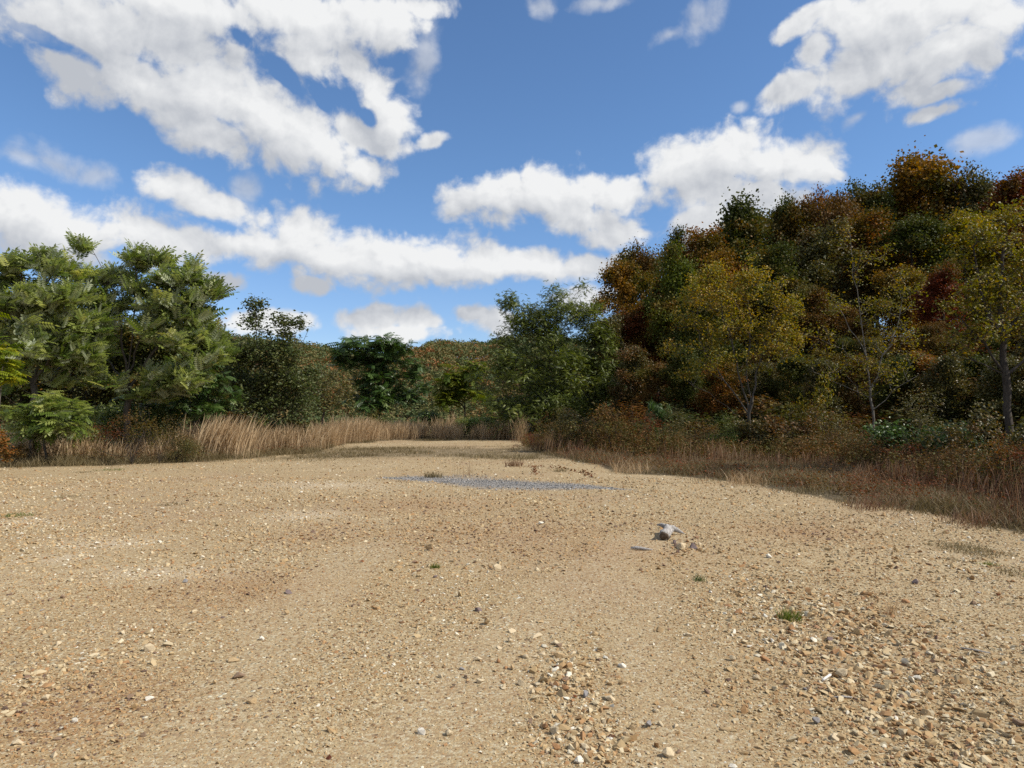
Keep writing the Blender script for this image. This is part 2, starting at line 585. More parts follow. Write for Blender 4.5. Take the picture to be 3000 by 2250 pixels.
def brush_edge(px):
    """distance of the foot of the brush on the right, behind the strip of matted grass"""
    return np.interp(px, [1500, 1620, 1800, 2200, 2450, 2600, 2800, 3000, 3400, 3800], [30, 26.0, 22.5, 20.5, 18.0, 15.6, 12.9, 10.9, 9.0, 7.6])


def grassiness(x, y):
    """0 on bare gravel, 1 on grown-over soil, soft and ragged between"""
    px = 1500 + FPX * x / np.maximum(y, 0.5)
    e = pad_edge(px)
    w = 0.06 * e
    g = smooth(-w, w, y - e + 0.06 * e * fbm2(x, y, 1.3, 3) + 0.035 * e * fbm2(x, y, 0.45, 12))
    # thin grassy strip that crosses the pad in front of the far gravel
    strip = smooth(21.5, 24.5, y + 0.9 * wav(x, y, 1.4, 6)) * (1 - smooth(29, 33, y + 0.9 * wav(x, y, 1.6, 8))) * smooth(-10.5, -6.5, x)
    g = np.maximum(g, 0.55 * strip)
    far = smooth(44, 47, y)
    g = np.where(y < 0.5, smooth(15, 24, np.hypot(x, y)), g)
    return np.maximum(g, far)


rings = np.concatenate([np.linspace(0.3, 12, 150), np.linspace(12.15, 48, 170), 48 * (1500 / 48.0) ** (np.arange(1, 91) / 90.0)])
segs = 420
th = np.linspace(0, 2 * np.pi, segs, endpoint=False)
gx = np.concatenate([[0.0], (rings[:, None] * np.sin(th)).ravel()])
gy = np.concatenate([[0.0], (rings[:, None] * np.cos(th)).ravel()])
gz = ground_z(gx, gy)
i, j = np.meshgrid(np.arange(len(rings) - 1), np.arange(segs), indexing='ij')
j2 = (j + 1) % segs
quads = np.stack([1 + i * segs + j, 1 + i * segs + j2, 1 + (i + 1) * segs + j2, 1 + (i + 1) * segs + j], 2).reshape(-1, 4)[:, ::-1]
fan = np.stack([np.zeros(segs, int), 1 + (np.arange(segs) + 1) % segs, 1 + np.arange(segs)], 1)[:, ::-1]

gpx, gpy, _ = on_pad(1490, 1412)
GREY_C = (gpx, gpy)


def grey_patch(x, y):
    """1 inside the streak of grey crushed stone"""
    px = 1500 + FPX * x / np.maximum(y, 0.5)
    py = HORIZON + FPX * EYE / np.maximum(y, 0.5)
    mid = np.interp(px, [1130, 1250, 1450, 1700, 1880], [1402, 1404, 1415, 1424, 1436])
    half = np.interp(px, [1090, 1150, 1300, 1420, 1570, 1720, 1880], [0, 3, 10, 16, 13, 6, 0])
    return smooth(1.55, 0.25, np.abs(py - mid) / np.maximum(half, 0.01) + 0.25 * wav(x, y, 0.5, 9)) * (half > 0)


def rusty(x, y):
    """redder, finer gravel in the middle distance"""
    r = np.zeros_like(x)
    for (cx, cy_, sx, sy) in ((1800, 1610, 300, 45), (1250, 1480, 250, 30), (1500, 1560, 400, 50), (2350, 1560, 200, 30), (700, 1720, 250, 60), (250, 2080, 250, 120), (950, 1560, 150, 40)):
        a, b, _ = on_pad(cx, cy_)
        d = b
        r = np.maximum(r, np.exp(-((x - a) / (sx / FPX * d)) ** 2 - ((y - b) / (sy / FPX * d * d / EYE)) ** 2))
    return r


def chalky(x, y):
    r = np.zeros_like(x)
    for (cx, cy_, sx, sy) in ((320, 1590, 140, 18), (180, 1635, 80, 15), (450, 1680, 200, 20), (900, 1510, 120, 20), (60, 1530, 90, 14), (950, 1420, 200, 10)):
        a, b, _ = on_pad(cx, cy_)
        d = b
        r = np.maximum(r, np.exp(-((x - a) / (sx / FPX * d)) ** 2 - ((y - b) / (sy / FPX * d * d / EYE)) ** 2))
    return r


LANES = []
for pts, w in (([(1120, 2330), (1330, 2080), (1520, 1850), (1690, 1720), (1800, 1640), (1950, 1560)], .34), ([(2080, 2330), (1960, 2060), (1870, 1860), (1830, 1700)], .28), ([(560, 2330), (700, 1990), (900, 1760), (1100, 1600)], .30)):
    LANES.append((np.array([on_pad(*p)[:2] for p in pts]), w))


def lane(x, y):
    """worn lanes where the stones are crushed to fines"""
    r = np.zeros_like(x)
    for P, w in LANES:
        for a, b in zip(P[:-1], P[1:]):
            d = b - a
            q = np.clip(((x - a[0]) * d[0] + (y - a[1]) * d[1]) / (d @ d), 0, 1)
            dist = np.hypot(x - a[0] - q * d[0], y - a[1] - q * d[1])
            r = np.maximum(r, smooth(w * 1.5, w * 0.5, dist + 0.12 * wav(x, y, 0.5, 17)))
    return r


t = NT('gravel_and_soil')
co = t.coord('Object')
# bare gravel: tan fines, small pebbles, scattered pale and rusty bits
big = t.noise(co, 0.45, 4, 0.6)
midn = t.noise(co, 3.0, 4, 0.6)
fine = t.noise(co, 42.0, 3, 0.7)
base = t.ramp(t.math('MULTIPLY_ADD', midn, 0.5, t.math('MULTIPLY', big, 0.5)),
              [(0.30, (0.238, 0.167, 0.082)), (0.5, (0.288, 0.212, 0.113)), (0.72, (0.338, 0.261, 0.149))])
base = t.mix(t.math('MULTIPLY', t.attr('rust'), 0.8), base, (.235, .128, .058, 1))
base = t.mix(t.math('MULTIPLY', t.attr('chalk'), 0.75), base, (.47, .40, .30, 1))
tone = t.noise(co, 0.22, 3, 0.6)
base = t.mix(t.rng(tone, 0.48, 0.66, 0.0, 0.7), base, (.255, .170, .105, 1))
base = t.mix(t.rng(tone, 0.50, 0.34, 0.0, 0.45), base, (.40, .325, .21, 1))
peb = t.n.new('ShaderNodeTexVoronoi'); peb.inputs['Scale'].default_value = 62.0; t.l.new(co, peb.inputs['Vector'])
pcol = t.ramp(t.sep(peb.outputs['Color'], 0),
              [(0.0, (0.126, 0.080, 0.044)), (0.16, (0.242, 0.142, 0.066)), (0.45, (0.317, 0.221, 0.106)), (0.75, (0.384, 0.309, 0.182)), (1.0, (0.518, 0.469, 0.338))])
peb2 = t.n.new('ShaderNodeTexVoronoi'); peb2.inputs['Scale'].default_value = 27.0; t.l.new(co, peb2.inputs['Vector'])
pcol2 = t.ramp(t.sep(peb2.outputs['Color'], 1),
               [(0.0, (0.109, 0.075, 0.050)), (0.2, (0.250, 0.147, 0.071)), (0.55, (0.327, 0.240, 0.125)), (0.85, (0.401, 0.336, 0.214)), (1.0, (0.551, 0.513, 0.392))])
col = t.mix(0.48, base, pcol)
on2 = t.rng(t.sep(peb2.outputs['Color'], 2), 0.62, 0.66)
round2 = t.rng(peb2.outputs['Distance'], 0.42, 0.34)
col = t.mix(t.math('MULTIPLY', on2, round2), col, pcol2)
# grey crushed stone
gcol = t.ramp(t.sep(peb.outputs['Color'], 2), [(0, (.08, .078, .076)), (0.5, (.175, .172, .168)), (0.85, (.27, .268, .262)), (1, (.52, .52, .52))])
col = t.mix(t.math('MULTIPLY', t.attr('grey'), 0.8), col, gcol)
# grown-over soil and, further off, leaf litter
soil = t.ramp(t.noise(co, 5.0, 5, 0.7), [(0.3, (.05, .036, .022)), (0.5, (.09, .068, .038)), (0.7, (.135, .108, .062))])
litter = t.ramp(t.noise(co, 7.0, 5, 0.75), [(0.3, (.03, .02, .012)), (0.55, (.075, .045, .022)), (0.75, (.12, .075, .035))])
gr = t.math('ADD', t.attr('grass'), t.math('MULTIPLY_ADD', fine, 0.35, -0.175))
col = t.mix(t.rng(gr, 0.3, 0.75), col, soil)
col = t.mix(t.attr('wood'), col, litter)
h1 = t.math('SUBTRACT', 0.5, peb.outputs['Distance'])
h2 = t.math('MULTIPLY', t.math('MULTIPLY', on2, round2), t.math('SUBTRACT', 0.55, peb2.outputs['Distance']))
hgt = t.math('ADD', t.math('MULTIPLY', h1, 0.0035), t.math('ADD', t.math('MULTIPLY', h2, 0.020), t.math('MULTIPLY', fine, 0.004)))
nrm = t.bump(hgt, 1.0, 1.0)
M_GROUND = t.done(t.principled(col, 0.92, 0.18, nrm))

me = mesh_np('ground', np.stack([gx, gy, gz], 1), [quads, fan],
             {'grass': grassiness(gx, gy), 'grey': grey_patch(gx, gy) * (gy > 1), 'rust': rusty(gx, gy), 'chalk': np.maximum(chalky(gx, gy), 0.22 * lane(gx, gy)),
              'wood': np.maximum(smooth(2, 6, 0.80 * (gx - 5.0) + 0.60 * (gy - 33.0)), smooth(48, 60, gy))}, True)
ground = obj('ground', me, M_GROUND)
tag(ground, kind='structure')


# ------------------------------------------------------------------ stones
def hull_stone(seed, n=11, flat=0.6, chop=0.35):
    r = random.Random(seed)
    bm = bmesh.new()
    sx, sy = r.uniform(0.8, 1.2), r.uniform(0.6, 1.0)
    for _ in range(n):
        v = Vector((r.gauss(0, 1), r.gauss(0, 1), r.gauss(0, 1))).normalized() * r.uniform(1 - chop, 1.0)
        bm.verts.new((v.x * sx, v.y * sy, v.z * flat))
    res = bmesh.ops.convex_hull(bm, input=bm.verts)
    junk = list({e for e in res['geom_interior'] + res['geom_unused'] if isinstance(e, bmesh.types.BMVert)})
    bmesh.ops.delete(bm, geom=junk, context='VERTS')
    bmesh.ops.triangulate(bm, faces=bm.faces)
    bmesh.ops.recalc_face_normals(bm, faces=bm.faces)
    bm.verts.index_update()
    v = np.array([q.co[:] for q in bm.verts]); f = np.array([[w.index for w in p.verts] for p in bm.faces])
    bm.free()
    return v, f


t = NT('loose_gravel')
tint = t.attr('tint')
scol = t.ramp(tint, [(0.0, (0.088, 0.060, 0.048)), (0.07, (0.149, 0.098, 0.072)), (0.13, (0.265, 0.145, 0.068)), (0.30, (0.318, 0.200, 0.093)), (0.50, (0.364, 0.267, 0.140)),
                     (0.72, (0.412, 0.332, 0.198)), (0.88, (0.479, 0.416, 0.281)), (1.0, (0.603, 0.580, 0.485))])
sn = t.noise(t.coord('Object'), 60.0, 4, 0.65)
scol = t.mix(t.rng(sn, 0.3, 0.75, 0.0, 0.4), scol, t.mix(0.5, scol, (.42, .22, .09, 1)))
M_GRAVEL = t.done(t.principled(scol, 0.88, 0.2))

t = NT('grey_crushed_stone')
scol = t.ramp(t.attr('tint'), [(0, (.075, .073, .07)), (0.5, (.185, .182, .178)), (0.85, (.30, .297, .29)), (1, (.55, .55, .55))])
M_GREYSTONE = t.done(t.principled(scol, 0.85, 0.25))

PROTO_SMALL = [hull_stone(100 + k, 9 + k % 3, 0.35 + 0.09 * (k % 5), 0.30) for k in range(12)]
CHIP = [hull_stone(300 + k, 9, 0.22 + 0.05 * (k % 3), 0.35) for k in range(6)]


def stones_mesh(name, X, Y, S, tint, protos, rng, sink=0.33):
    vs, fs, ts, off = [], [], [], 0
    which = rng.integers(0, len(protos), len(X))
    for k, (pv, pf) in enumerate(protos):
        m = which == k
        n = int(m.sum())
        if not n:
            continue
        R = rot_mats(rng, n, None, rng.normal(0, 0.42, n), rng.normal(0, 0.42, n))
        hz = np.ptp(pv[:, 2]) * 0.5
        T = np.stack([X[m], Y[m], ground_z(X[m], Y[m]) + S[m] * hz * (1 - 2 * sink)], 1)
        v, f = stamp(pv, pf, R, S[m], T)
        vs.append(v); fs.append(f + off); off += len(v)
        ts.append(np.repeat(tint[m], len(pv)))
    return mesh_np(name, np.concatenate(vs), np.concatenate(fs), {'tint': np.concatenate(ts)})


def coarse_zone(x, y):
    """how stony the pad is: flaky rubble to the right, a heap in front, tracks of fines between"""
    z = np.full_like(x, 0.38)
    for (cx, cy_, sx, sy, w) in ((2500, 1850, 480, 240, 1.0), (2650, 2100, 480, 300, .9), (1620, 1970, 140, 110, 1.0), (1750, 2150, 260, 130, .9),
                                 (2250, 1720, 260, 120, .7), (1900, 1800, 160, 80, .6), (250, 1950, 350, 250, .65), (700, 2050, 300, 200, .5), (2050, 2050, 250, 200, .6), (900, 1950, 200, 200, .4), (1400, 2150, 160, 100, .6),
                                 (2000, 1600, 90, 30, .8), (600, 1720, 350, 60, .5), (2700, 1650, 300, 90, .6)):
        a, b, _ = on_pad(cx, cy_)
        d = b
        z = np.maximum(z, w * np.exp(-((x - a) / (sx / FPX * d)) ** 2 - ((y - b) / (sy / FPX * d * d / EYE)) ** 2))
    return np.clip(z + 0.22 * fbm2(x, y, 0.7, 11), 0.05, 1.0)


def scatter_band(rng, y0, y1, density, half=0.80, margin=0.8):
    n_try = int(density * (y1 - y0) * (y0 + y1) * half + density * (y1 - y0) * 2 * margin)
    y = rng.uniform(y0, y1, n_try)
    w = half * y + margin
    keep = rng.uniform(0, 1, n_try) < w / (half * y1 + margin)
    y = y[keep]; w = w[keep]
    return rng.uniform(-1, 1, len(y)) * w, y


rg = np.random.default_rng(21)
xs_, ys_, ss_ = [], [], []
for (y0, y1, dens, lo, med) in ((2.2, 4.5, 7200, .004, .0070), (4.5, 7.0, 3200, .005, .0085), (7, 11, 1000, .007, .0135), (11, 17, 330, .010, .0185), (17, 28, 75, .014, .020), (28, 42, 16, .018, .026)):
    x, y = scatter_band(rg, y0, y1, dens)
    s = med * np.exp(rg.normal(0, 0.42, len(x)) * 1.0) * rg.uniform(0.8, 1.1, len(x))
    cz = coarse_zone(x, y)
    ln = lane(x, y)
    s = s * (0.78 + 0.5 * cz) * (1 - 0.2 * ln)
    boost = (rg.uniform(0, 1, len(x)) < 0.34 * cz * (1 - ln)) * cz
    s = s * (1 + boost * rg.uniform(0.4, 2.2, len(x)))
    keep = rg.uniform(0, 1, len(x)) > 0.9 * grassiness(x, y) + 0.42 * (1 - cz) + 0.28 * ln
    xs_.append(x[keep]); ys_.append(y[keep]); ss_.append(np.clip(s[keep], lo, 0.046))
X, Y, S = map(np.concatenate, (xs_, ys_, ss_))
tn = np.clip(rg.beta(1.9, 1.6, len(X)) + 0.10 * fbm2(X, Y, 0.5, 14) - 0.30 * rusty(X, Y) + 0.12 * chalky(X, Y), 0, 1)
gp = grey_patch(X, Y) > rg.uniform(0.2, 0.9, len(X))
gravel = obj('gravel', stones_mesh('gravel', X[~gp], Y[~gp], S[~gp], tn[~gp], PROTO_SMALL + CHIP, rg), M_GRAVEL)
tag(gravel, 'loose tan gravel spread over the open ground', 'gravel', kind='stuff')

x = rg.uniform(-8, 6, 60000); y = rg.uniform(13, 20, 60000)
m = grey_patch(x, y) > rg.uniform(0.04, 1.15, len(x))
x, y = x[m], y[m]
if len(x):
    grey = obj('grey_gravel', stones_mesh('grey_gravel', x, y, np.exp(rg.normal(-4.25, 0.35, len(x))), rg.beta(2, 2, len(x)), PROTO_SMALL + CHIP, rg, 0.1), M_GREYSTONE)
    tag(grey, 'streak of bluish grey crushed stone across the tan gravel', 'gravel', kind='stuff')
# ------------------------------------------------------------------ plant building
def template_simple(w=0.30, fold=0.10, curl=0.12):
    v = np.array([(0, 0, 0), (0.45, w, -fold * 0.3), (1, 0, -curl), (0.45, -w, -fold * 0.3), (0.5, 0, fold * 0.5)], float)
    f = np.array([(0, 4, 1), (4, 2, 1), (0, 3, 4), (4, 3, 2)])
    return v, f


def template_flake(w=0.42):
    v = np.array([(0, 0, 0), (0.5, w, -0.06), (1, 0, -0.05), (0.5, -w, 0.06)], float)
    return v, np.array([(0, 2, 1), (0, 3, 2)])


def template_pinnate(pairs=7, ll=0.30, lw=0.060, droop=0.28, gap=0.10):
    v, f = [], []
    def leaflet(p, d, up):
        side = np.cross(up, d); side /= np.linalg.norm(side)
        k = len(v)
        v.extend([p, p + d * ll * 0.45 + side * lw, p + d * ll + np.array((0, 0, -0.06 * ll)), p + d * ll * 0.45 - side * lw])
        f.append((k, k + 2, k + 1)); f.append((k, k + 3, k + 2))
    for i in range(pairs + 1):
        s = gap + (1 - gap) * i / pairs
        p = np.array((s, 0, -droop * s * s))
        tang = np.array((1, 0, -2 * droop * s)); tang /= np.linalg.norm(tang)
        up = np.array((-tang[2], 0, tang[0]))
        if i == pairs:
            leaflet(p, tang, up)
        else:
            for sgn in (1, -1):
                d = 0.45 * tang + sgn * 0.88 * np.array((0, 1, 0)) - 0.22 * up
                leaflet(p, d / np.linalg.norm(d), up)
    # midrib
    k = len(v)
    for i in range(4):
        s = i / 3.0
        v.append(np.array((s, 0.008, -droop * s * s))); v.append(np.array((s, -0.008, -droop * s * s)))
    for i in range(3):
        a = k + 2 * i
        f.append((a, a + 1, a + 3)); f.append((a, a + 3, a + 2))
    return np.array(v, float), np.array(f)


T_SIMPLE = template_simple()
T_NARROW = template_simple(0.15, 0.06, 0.18)
T_FLAKE = template_flake()
T_PINN = template_pinnate()
T_PINN_BIG = template_pinnate(7, 0.31, 0.066, 0.18)
T_LOCUST = template_pinnate(6, 0.22, 0.075, 0.25)


class Skeleton:
    def __init__(s, rng):
        s.rng = rng; s.p = []; s.par = []; s.stem = []

    def line(s, pts, parent=-1, step=0.4, wob=0.03):
        """polyline of nodes; returns the index of the last"""
        pts = [np.asarray(q, float) for q in pts]
        if parent < 0:
            s.p.append(pts[0]); s.par.append(-1); parent = len(s.p) - 1
        prev = pts[0] if parent < 0 else s.p[parent]
        chain = [prev] + pts[1:]
        for a, b in zip(chain[:-1], chain[1:]):
            L = np.linalg.norm(b - a); m = max(1, int(L / step))
            for k in range(1, m + 1):
                t = k / m
                q = a + (b - a) * t + s.rng.normal(0, wob * (0.3 if k == m else 1.0), 3) * min(1, L)
                s.p.append(q); s.par.append(parent); parent = len(s.p) - 1
        return parent

    def nearest(s, q):
        P = np.array(s.p)
        return int(np.argmin(np.linalg.norm(P - np.asarray(q), axis=1)))

    def grow(s, targets, step=0.35, rise=0.35, wob=0.05, lowest=0.0):
        tg = np.asarray(targets)
        P = np.zeros((len(s.p) + len(tg) * 14 + 10, 3)); n = len(s.p); P[:n] = s.p
        d0 = np.array([np.min(np.linalg.norm(P[:n] - q, axis=1)) for q in tg])
        tips = []
        for i in np.argsort(d0):
            q = tg[i]
            D = q - P[:n]
            d = np.linalg.norm(D, axis=1) + 1e-6
            cost = d * (1 + 1.1 * np.maximum(0, rise - D[:, 2] / d)) + 50.0 * (P[:n, 2] < lowest)
            k = int(np.argmin(cost))
            a = P[k].copy(); L = d[k]
            m = int(np.clip(L / step, 1, 13))
            out = (q - a) * (1, 1, 0)
            ctrl = a + (q - a) * 0.5 + np.array((0, 0, -0.10 * L)) + 0.06 * out + s.rng.normal(0, wob * L, 3)
            par = k
            for j in range(1, m + 1):
                t = j / m
                w = (1 - t) ** 2 * a + 2 * t * (1 - t) * ctrl + t * t * q
                P[n] = w; s.p.append(w); s.par.append(par); par = n; n += 1
            tips.append(par)
        return np.array(tips)

    def tubes(s, r_base, r_tip=0.004, power=0.5, sides=5):
        P = np.array(s.p); par = np.array(s.par)
        cnt = np.zeros(len(P))
        has = np.zeros(len(P), bool); has[par[par >= 0]] = True
        cnt[~has] = 1
        for i in range(len(P) - 1, -1, -1):
            if par[i] >= 0:
                cnt[par[i]] += cnt[i]
        r = cnt ** power
        k = max(r.max() - 1, 1e-6)
        r = r_tip + (r - 1) / k * (r_base - r_tip)
        e = np.where(par >= 0)[0]
        A, B = P[par[e]], P[e]
        rb = r[e]; ra = np.minimum(r[par[e]], rb * 1.35 + 0.002)
        d = B - A; d /= (np.linalg.norm(d, axis=1)[:, None] + 1e-9)
        ref = np.where(np.abs(d[:, 2:3]) > 0.9, np.array([[1.0, 0, 0]]), np.array([[0, 0, 1.0]]))
        u = np.cross(d, ref); u /= np.linalg.norm(u, axis=1)[:, None]
        w = np.cross(d, u)
        an = np.linspace(0, 2 * np.pi, sides, endpoint=False)
        ca, sa = np.cos(an), np.sin(an)
        ring = u[:, None, :] * ca[None, :, None] + w[:, None, :] * sa[None, :, None]
        V = np.concatenate([A[:, None, :] + ring * ra[:, None, None], B[:, None, :] + ring * rb[:, None, None]], 1)
        n = len(e)
        base = (np.arange(n) * 2 * sides)[:, None]
        k0 = np.arange(sides); k1 = (k0 + 1) % sides
        F = np.stack([base + k0, base + k1, base + sides + k1, base + sides + k0], 2).reshape(-1, 4)
        return V.reshape(-1, 3), F


def crown_points(rng, lobes, n, clump=5, edge=0.45):
    """n tip positions in a set of ellipsoids (x,y,z,rx,ry,rz), gathered in clumps"""
    L = np.array(lobes, float)
    w = (L[:, 3] * L[:, 4] * L[:, 5]) ** (2 / 3.0)
    pick = rng.choice(len(L), max(1, n // clump), p=w / w.sum())
    d = rng.normal(0, 1, (len(pick), 3)); d /= np.linalg.norm(d, axis=1)[:, None]
    rad = rng.uniform(0, 1, len(pick)) ** edge
    rad = rad * (1 + 0.24 * (rng.uniform(0, 1, len(pick)) < 0.16) * rng.uniform(0, 1, len(pick)))
    c = L[pick, :3] + d * rad[:, None] * L[pick, 3:]
    q = np.repeat(c, clump, 0)
    sp = np.repeat(np.mean(L[pick, 3:], 1), clump)
    q = q + rng.normal(0, 1, q.shape) * (0.17 * sp)[:, None]
    return q


def leaves(rng, tips, per, spread, tmpl, size, size_var=0.25, pitch=(-0.5, 0.5), roll=0.8, clump_tint=0.5, tint_bias=0.0, drop=0.0, flat=0.75, rosette=False, wind=0.0):
    """leaf meshes round the twig tips; returns verts, faces, tint"""
    n = len(tips) * per
    T = np.repeat(tips, per, 0)
    off = rng.normal(0, 1, (n, 3)) * np.array((spread, spread, spread * flat))
    yaw = None
    if rosette:
        yaw = np.tile(np.linspace(0, 2 * np.pi, per, endpoint=False), len(tips)) + rng.normal(0, 0.35, n) + np.repeat(rng.uniform(0, 6.28, len(tips)), per)
        if wind:
            yaw = yaw + wind * np.sin(yaw)
    T = T + off
    S = size * np.clip(1 + rng.normal(0, size_var, n), 0.45, 1.8)
    R = rot_mats(rng, n, yaw, rng.uniform(pitch[0], pitch[1], n), rng.normal(0, roll, n))
    if drop > 0:
        k = rng.uniform(0, 1, n) > drop
        T, S, R = T[k], S[k], R[k]
        ct = np.repeat(rng.uniform(0, 1, len(tips)), per)[k]
    else:
        ct = np.repeat(rng.uniform(0, 1, len(tips)), per)
    V, F = stamp(tmpl[0], tmpl[1], R, S, T)
    tint = np.clip(clump_tint * ct + (1 - clump_tint) * rng.uniform(0, 1, len(T)) + tint_bias, 0, 1)
    return V, F, np.repeat(tint, len(tmpl[0]))


def join_leaf(parts):
    V, F, T, off = [], [], [], 0
    for v, f, t in parts:
        V.append(v); F.append(f + off); T.append(t); off += len(v)
    return np.concatenate(V), np.concatenate(F), np.concatenate(T)


# palettes (real leaf colours)
M_BARK_GREY = bark_mat('grey_bark', (.050, .042, .034), (.125, .108, .088))
M_BARK_PALE = bark_mat('pale_bark', (.075, .066, .054), (.20, .182, .155))
M_BARK_DARK = bark_mat('dark_bark', (.028, .022, .018), (.085, .07, .055))
M_LEAF = {
 'fresh': leaf_mat('leaf_fresh_green', [(.046, .084, .014), (.092, .142, .024), (.155, .205, .042), (.26, .305, .085), (.40, .38, .09)], 0.42, 0.42, 0.35, back=(.42, .48, .33, 1), blue=0.92),
 'dark': leaf_mat('leaf_dark_green', [(.020, .046, .011), (.034, .072, .017), (.048, .095, .026), (.08, .13, .045), (.13, .165, .045)], 0.28, 0.42, 0.45, back=(.095, .135, .075, 1)),
 'lime': leaf_mat('leaf_lime', [(.05, .09, .010), (.10, .15, .014), (.18, .22, .018), (.29, .29, .02), (.36, .28, .02)], 0.35),
 'olive': leaf_mat('leaf_olive', [(0.041, 0.046, 0.015), (0.066, 0.068, 0.021), (0.095, 0.089, 0.026), (0.129, 0.100, 0.030), (0.158, 0.095, 0.032)], 0.26, 0.5, 0.35, back=(.08, .09, .055, 1), alt=[(.045, .044, .014), (.075, .054, .016), (.110, .058, .018), (.15, .064, .018), (.18, .085, .020)]),
 'locust': leaf_mat('leaf_locust', [(0.045, 0.069, 0.013), (0.076, 0.106, 0.019), (0.107, 0.140, 0.028), (0.146, 0.175, 0.042), (0.213, 0.211, 0.050)], 0.30, 0.45, 0.4, back=(.085, .11, .07, 1)),
 'gold': leaf_mat('leaf_gold', [(0.077, 0.104, 0.020), (0.146, 0.153, 0.022), (0.242, 0.201, 0.025), (0.331, 0.228, 0.025), (0.306, 0.153, 0.025)], 0.34, 0.5, 0.3),
 'yellowgreen': leaf_mat('leaf_yellow_green', [(0.065, 0.076, 0.013), (0.110, 0.117, 0.016), (0.168, 0.158, 0.018), (0.241, 0.177, 0.018), (0.277, 0.164, 0.018)], 0.34, 0.5, 0.3),
 'rust': leaf_mat('leaf_rust', [(0.065, 0.066, 0.022), (0.108, 0.082, 0.024), (0.165, 0.082, 0.028), (0.238, 0.092, 0.028), (0.288, 0.125, 0.031)], 0.30, alt=[(.048, .048, .014), (.076, .066, .018), (.108, .080, .022), (.15, .088, .025), (.18, .080, .026)]),
 'brown': leaf_mat('leaf_brown', [(0.052, 0.049, 0.017), (0.081, 0.059, 0.020), (0.116, 0.068, 0.025), (0.150, 0.072, 0.029), (0.117, 0.094, 0.029)], 0.24, alt=[(.032, .040, .011), (.056, .064, .016), (.082, .082, .020), (.115, .094, .024), (.15, .095, .026)]),
 'maroon': leaf_mat('leaf_maroon', [(0.052, 0.035, 0.015), (0.084, 0.037, 0.018), (0.127, 0.039, 0.019), (0.173, 0.047, 0.020), (0.150, 0.077, 0.025)], 0.28, alt=[(.048, .048, .014), (.076, .066, .018), (.108, .080, .022), (.15, .088, .025), (.18, .080, .026)]),
 'crimson': leaf_mat('leaf_crimson', [(0.052, 0.026, 0.016), (0.086, 0.026, 0.017), (0.127, 0.031, 0.019), (0.176, 0.044, 0.023), (0.169, 0.072, 0.026)], 0.30, alt=[(.045, .044, .014), (.075, .054, .016), (.110, .058, .018), (.15, .064, .018), (.18, .085, .020)]),
 'lightgreen': leaf_mat('leaf_light_green', [(.036, .060, .013), (.060, .088, .018), (.088, .115, .025), (.125, .135, .028), (.16, .13, .026)], 0.3, alt=[(.048, .048, .014), (.076, .066, .018), (.108, .080, .022), (.15, .088, .025), (.18, .080, .026)]),
 'limedull': leaf_mat('leaf_dull_lime', [(.05, .085, .012), (.085, .125, .016), (.135, .165, .02), (.20, .215, .024), (.26, .22, .025)], 0.35),
 'sage': leaf_mat('leaf_sage', [(0.032, 0.051, 0.016), (0.050, 0.074, 0.023), (0.069, 0.094, 0.031), (0.095, 0.108, 0.036), (0.121, 0.098, 0.030)], 0.26, 0.5, 0.3, back=(.11, .13, .085, 1)),
 'forest': leaf_mat('leaf_forest_green', [(0.024, 0.036, 0.011), (0.040, 0.055, 0.016), (0.058, 0.074, 0.021), (0.083, 0.086, 0.025), (0.117, 0.091, 0.028)], 0.26, alt=[(.048, .048, .014), (.076, .066, .018), (.108, .080, .022), (.15, .088, .025), (.18, .080, .026)]),
 'goldbrown': leaf_mat('leaf_gold_brown', [(0.071, 0.068, 0.021), (0.124, 0.091, 0.023), (0.193, 0.107, 0.027), (0.269, 0.134, 0.027), (0.309, 0.176, 0.033)], 0.30, alt=[(.032, .040, .011), (.056, .064, .016), (.082, .082, .020), (.115, .094, .024), (.15, .095, .026)]),
}


def px_lobes(base, dist, lobes, depth=0.85):
    """crown lobes given as photo spans (cx, cy, half width, half height) at the plant's own distance"""
    out = []
    for q in lobes:
        cx, cyy, rx, ry = q[:4]
        dy = q[4] if len(q) > 4 else 0.0
        X = (cx - 1500) / FPX * dist - base[0]
        Z = EYE + (HORIZON - cyy) / FPX * dist - base[2]
        rxx, rzz = rx / FPX * dist, ry / FPX * dist
        out.append((X, dy, Z, rxx, max(rxx, rzz) * depth, rzz))
    return out


def px_pt(base, dist, px, py, dy=0.0):
    return np.array(((px - 1500) / FPX * dist - base[0], dy, EYE + (HORIZON - py) / FPX * dist - base[2]))


def plant(name, label, cat, base, trunk, crown, bark, leafm, group=None, stem_name='trunk', crown_name='crown', rot=0.0):
    e = thing(name, label, cat, base, rot, group)
    if trunk is not None:
        obj(stem_name, mesh_np(stem_name, trunk[0], trunk[1], None, True), bark, e)
    if crown is not None:
        obj(crown_name, mesh_np(crown_name, crown[0], crown[1], {'tint': crown[2]}), leafm, e)
    return e


def copy_plant(src, loc, rot, scale, label, leafm=None, bark=None, group=None, cat=None):
    e = src.copy(); COL.objects.link(e)
    e.location = loc; e.rotation_euler = (0, 0, rot); e.scale = scale
    e["label"] = label
    if group: e["group"] = group
    if cat: e["category"] = cat
    for ch in src.children:
        c = ch.copy(); COL.objects.link(c); c.parent = e
        m = None
        if ch.name.startswith(('crown', 'foliage')): m = leafm
        else: m = bark
        if m is not None:
            c.material_slots[0].link = 'OBJECT'; c.material_slots[0].material = m
    return e


def dress(e, leafm=None, bark=None):
    for c in e.children:
        m = leafm if c.name.startswith(('crown', 'foliage')) else bark
        if m is not None:
            c.material_slots[0].link = 'OBJECT'; c.material_slots[0].material = m
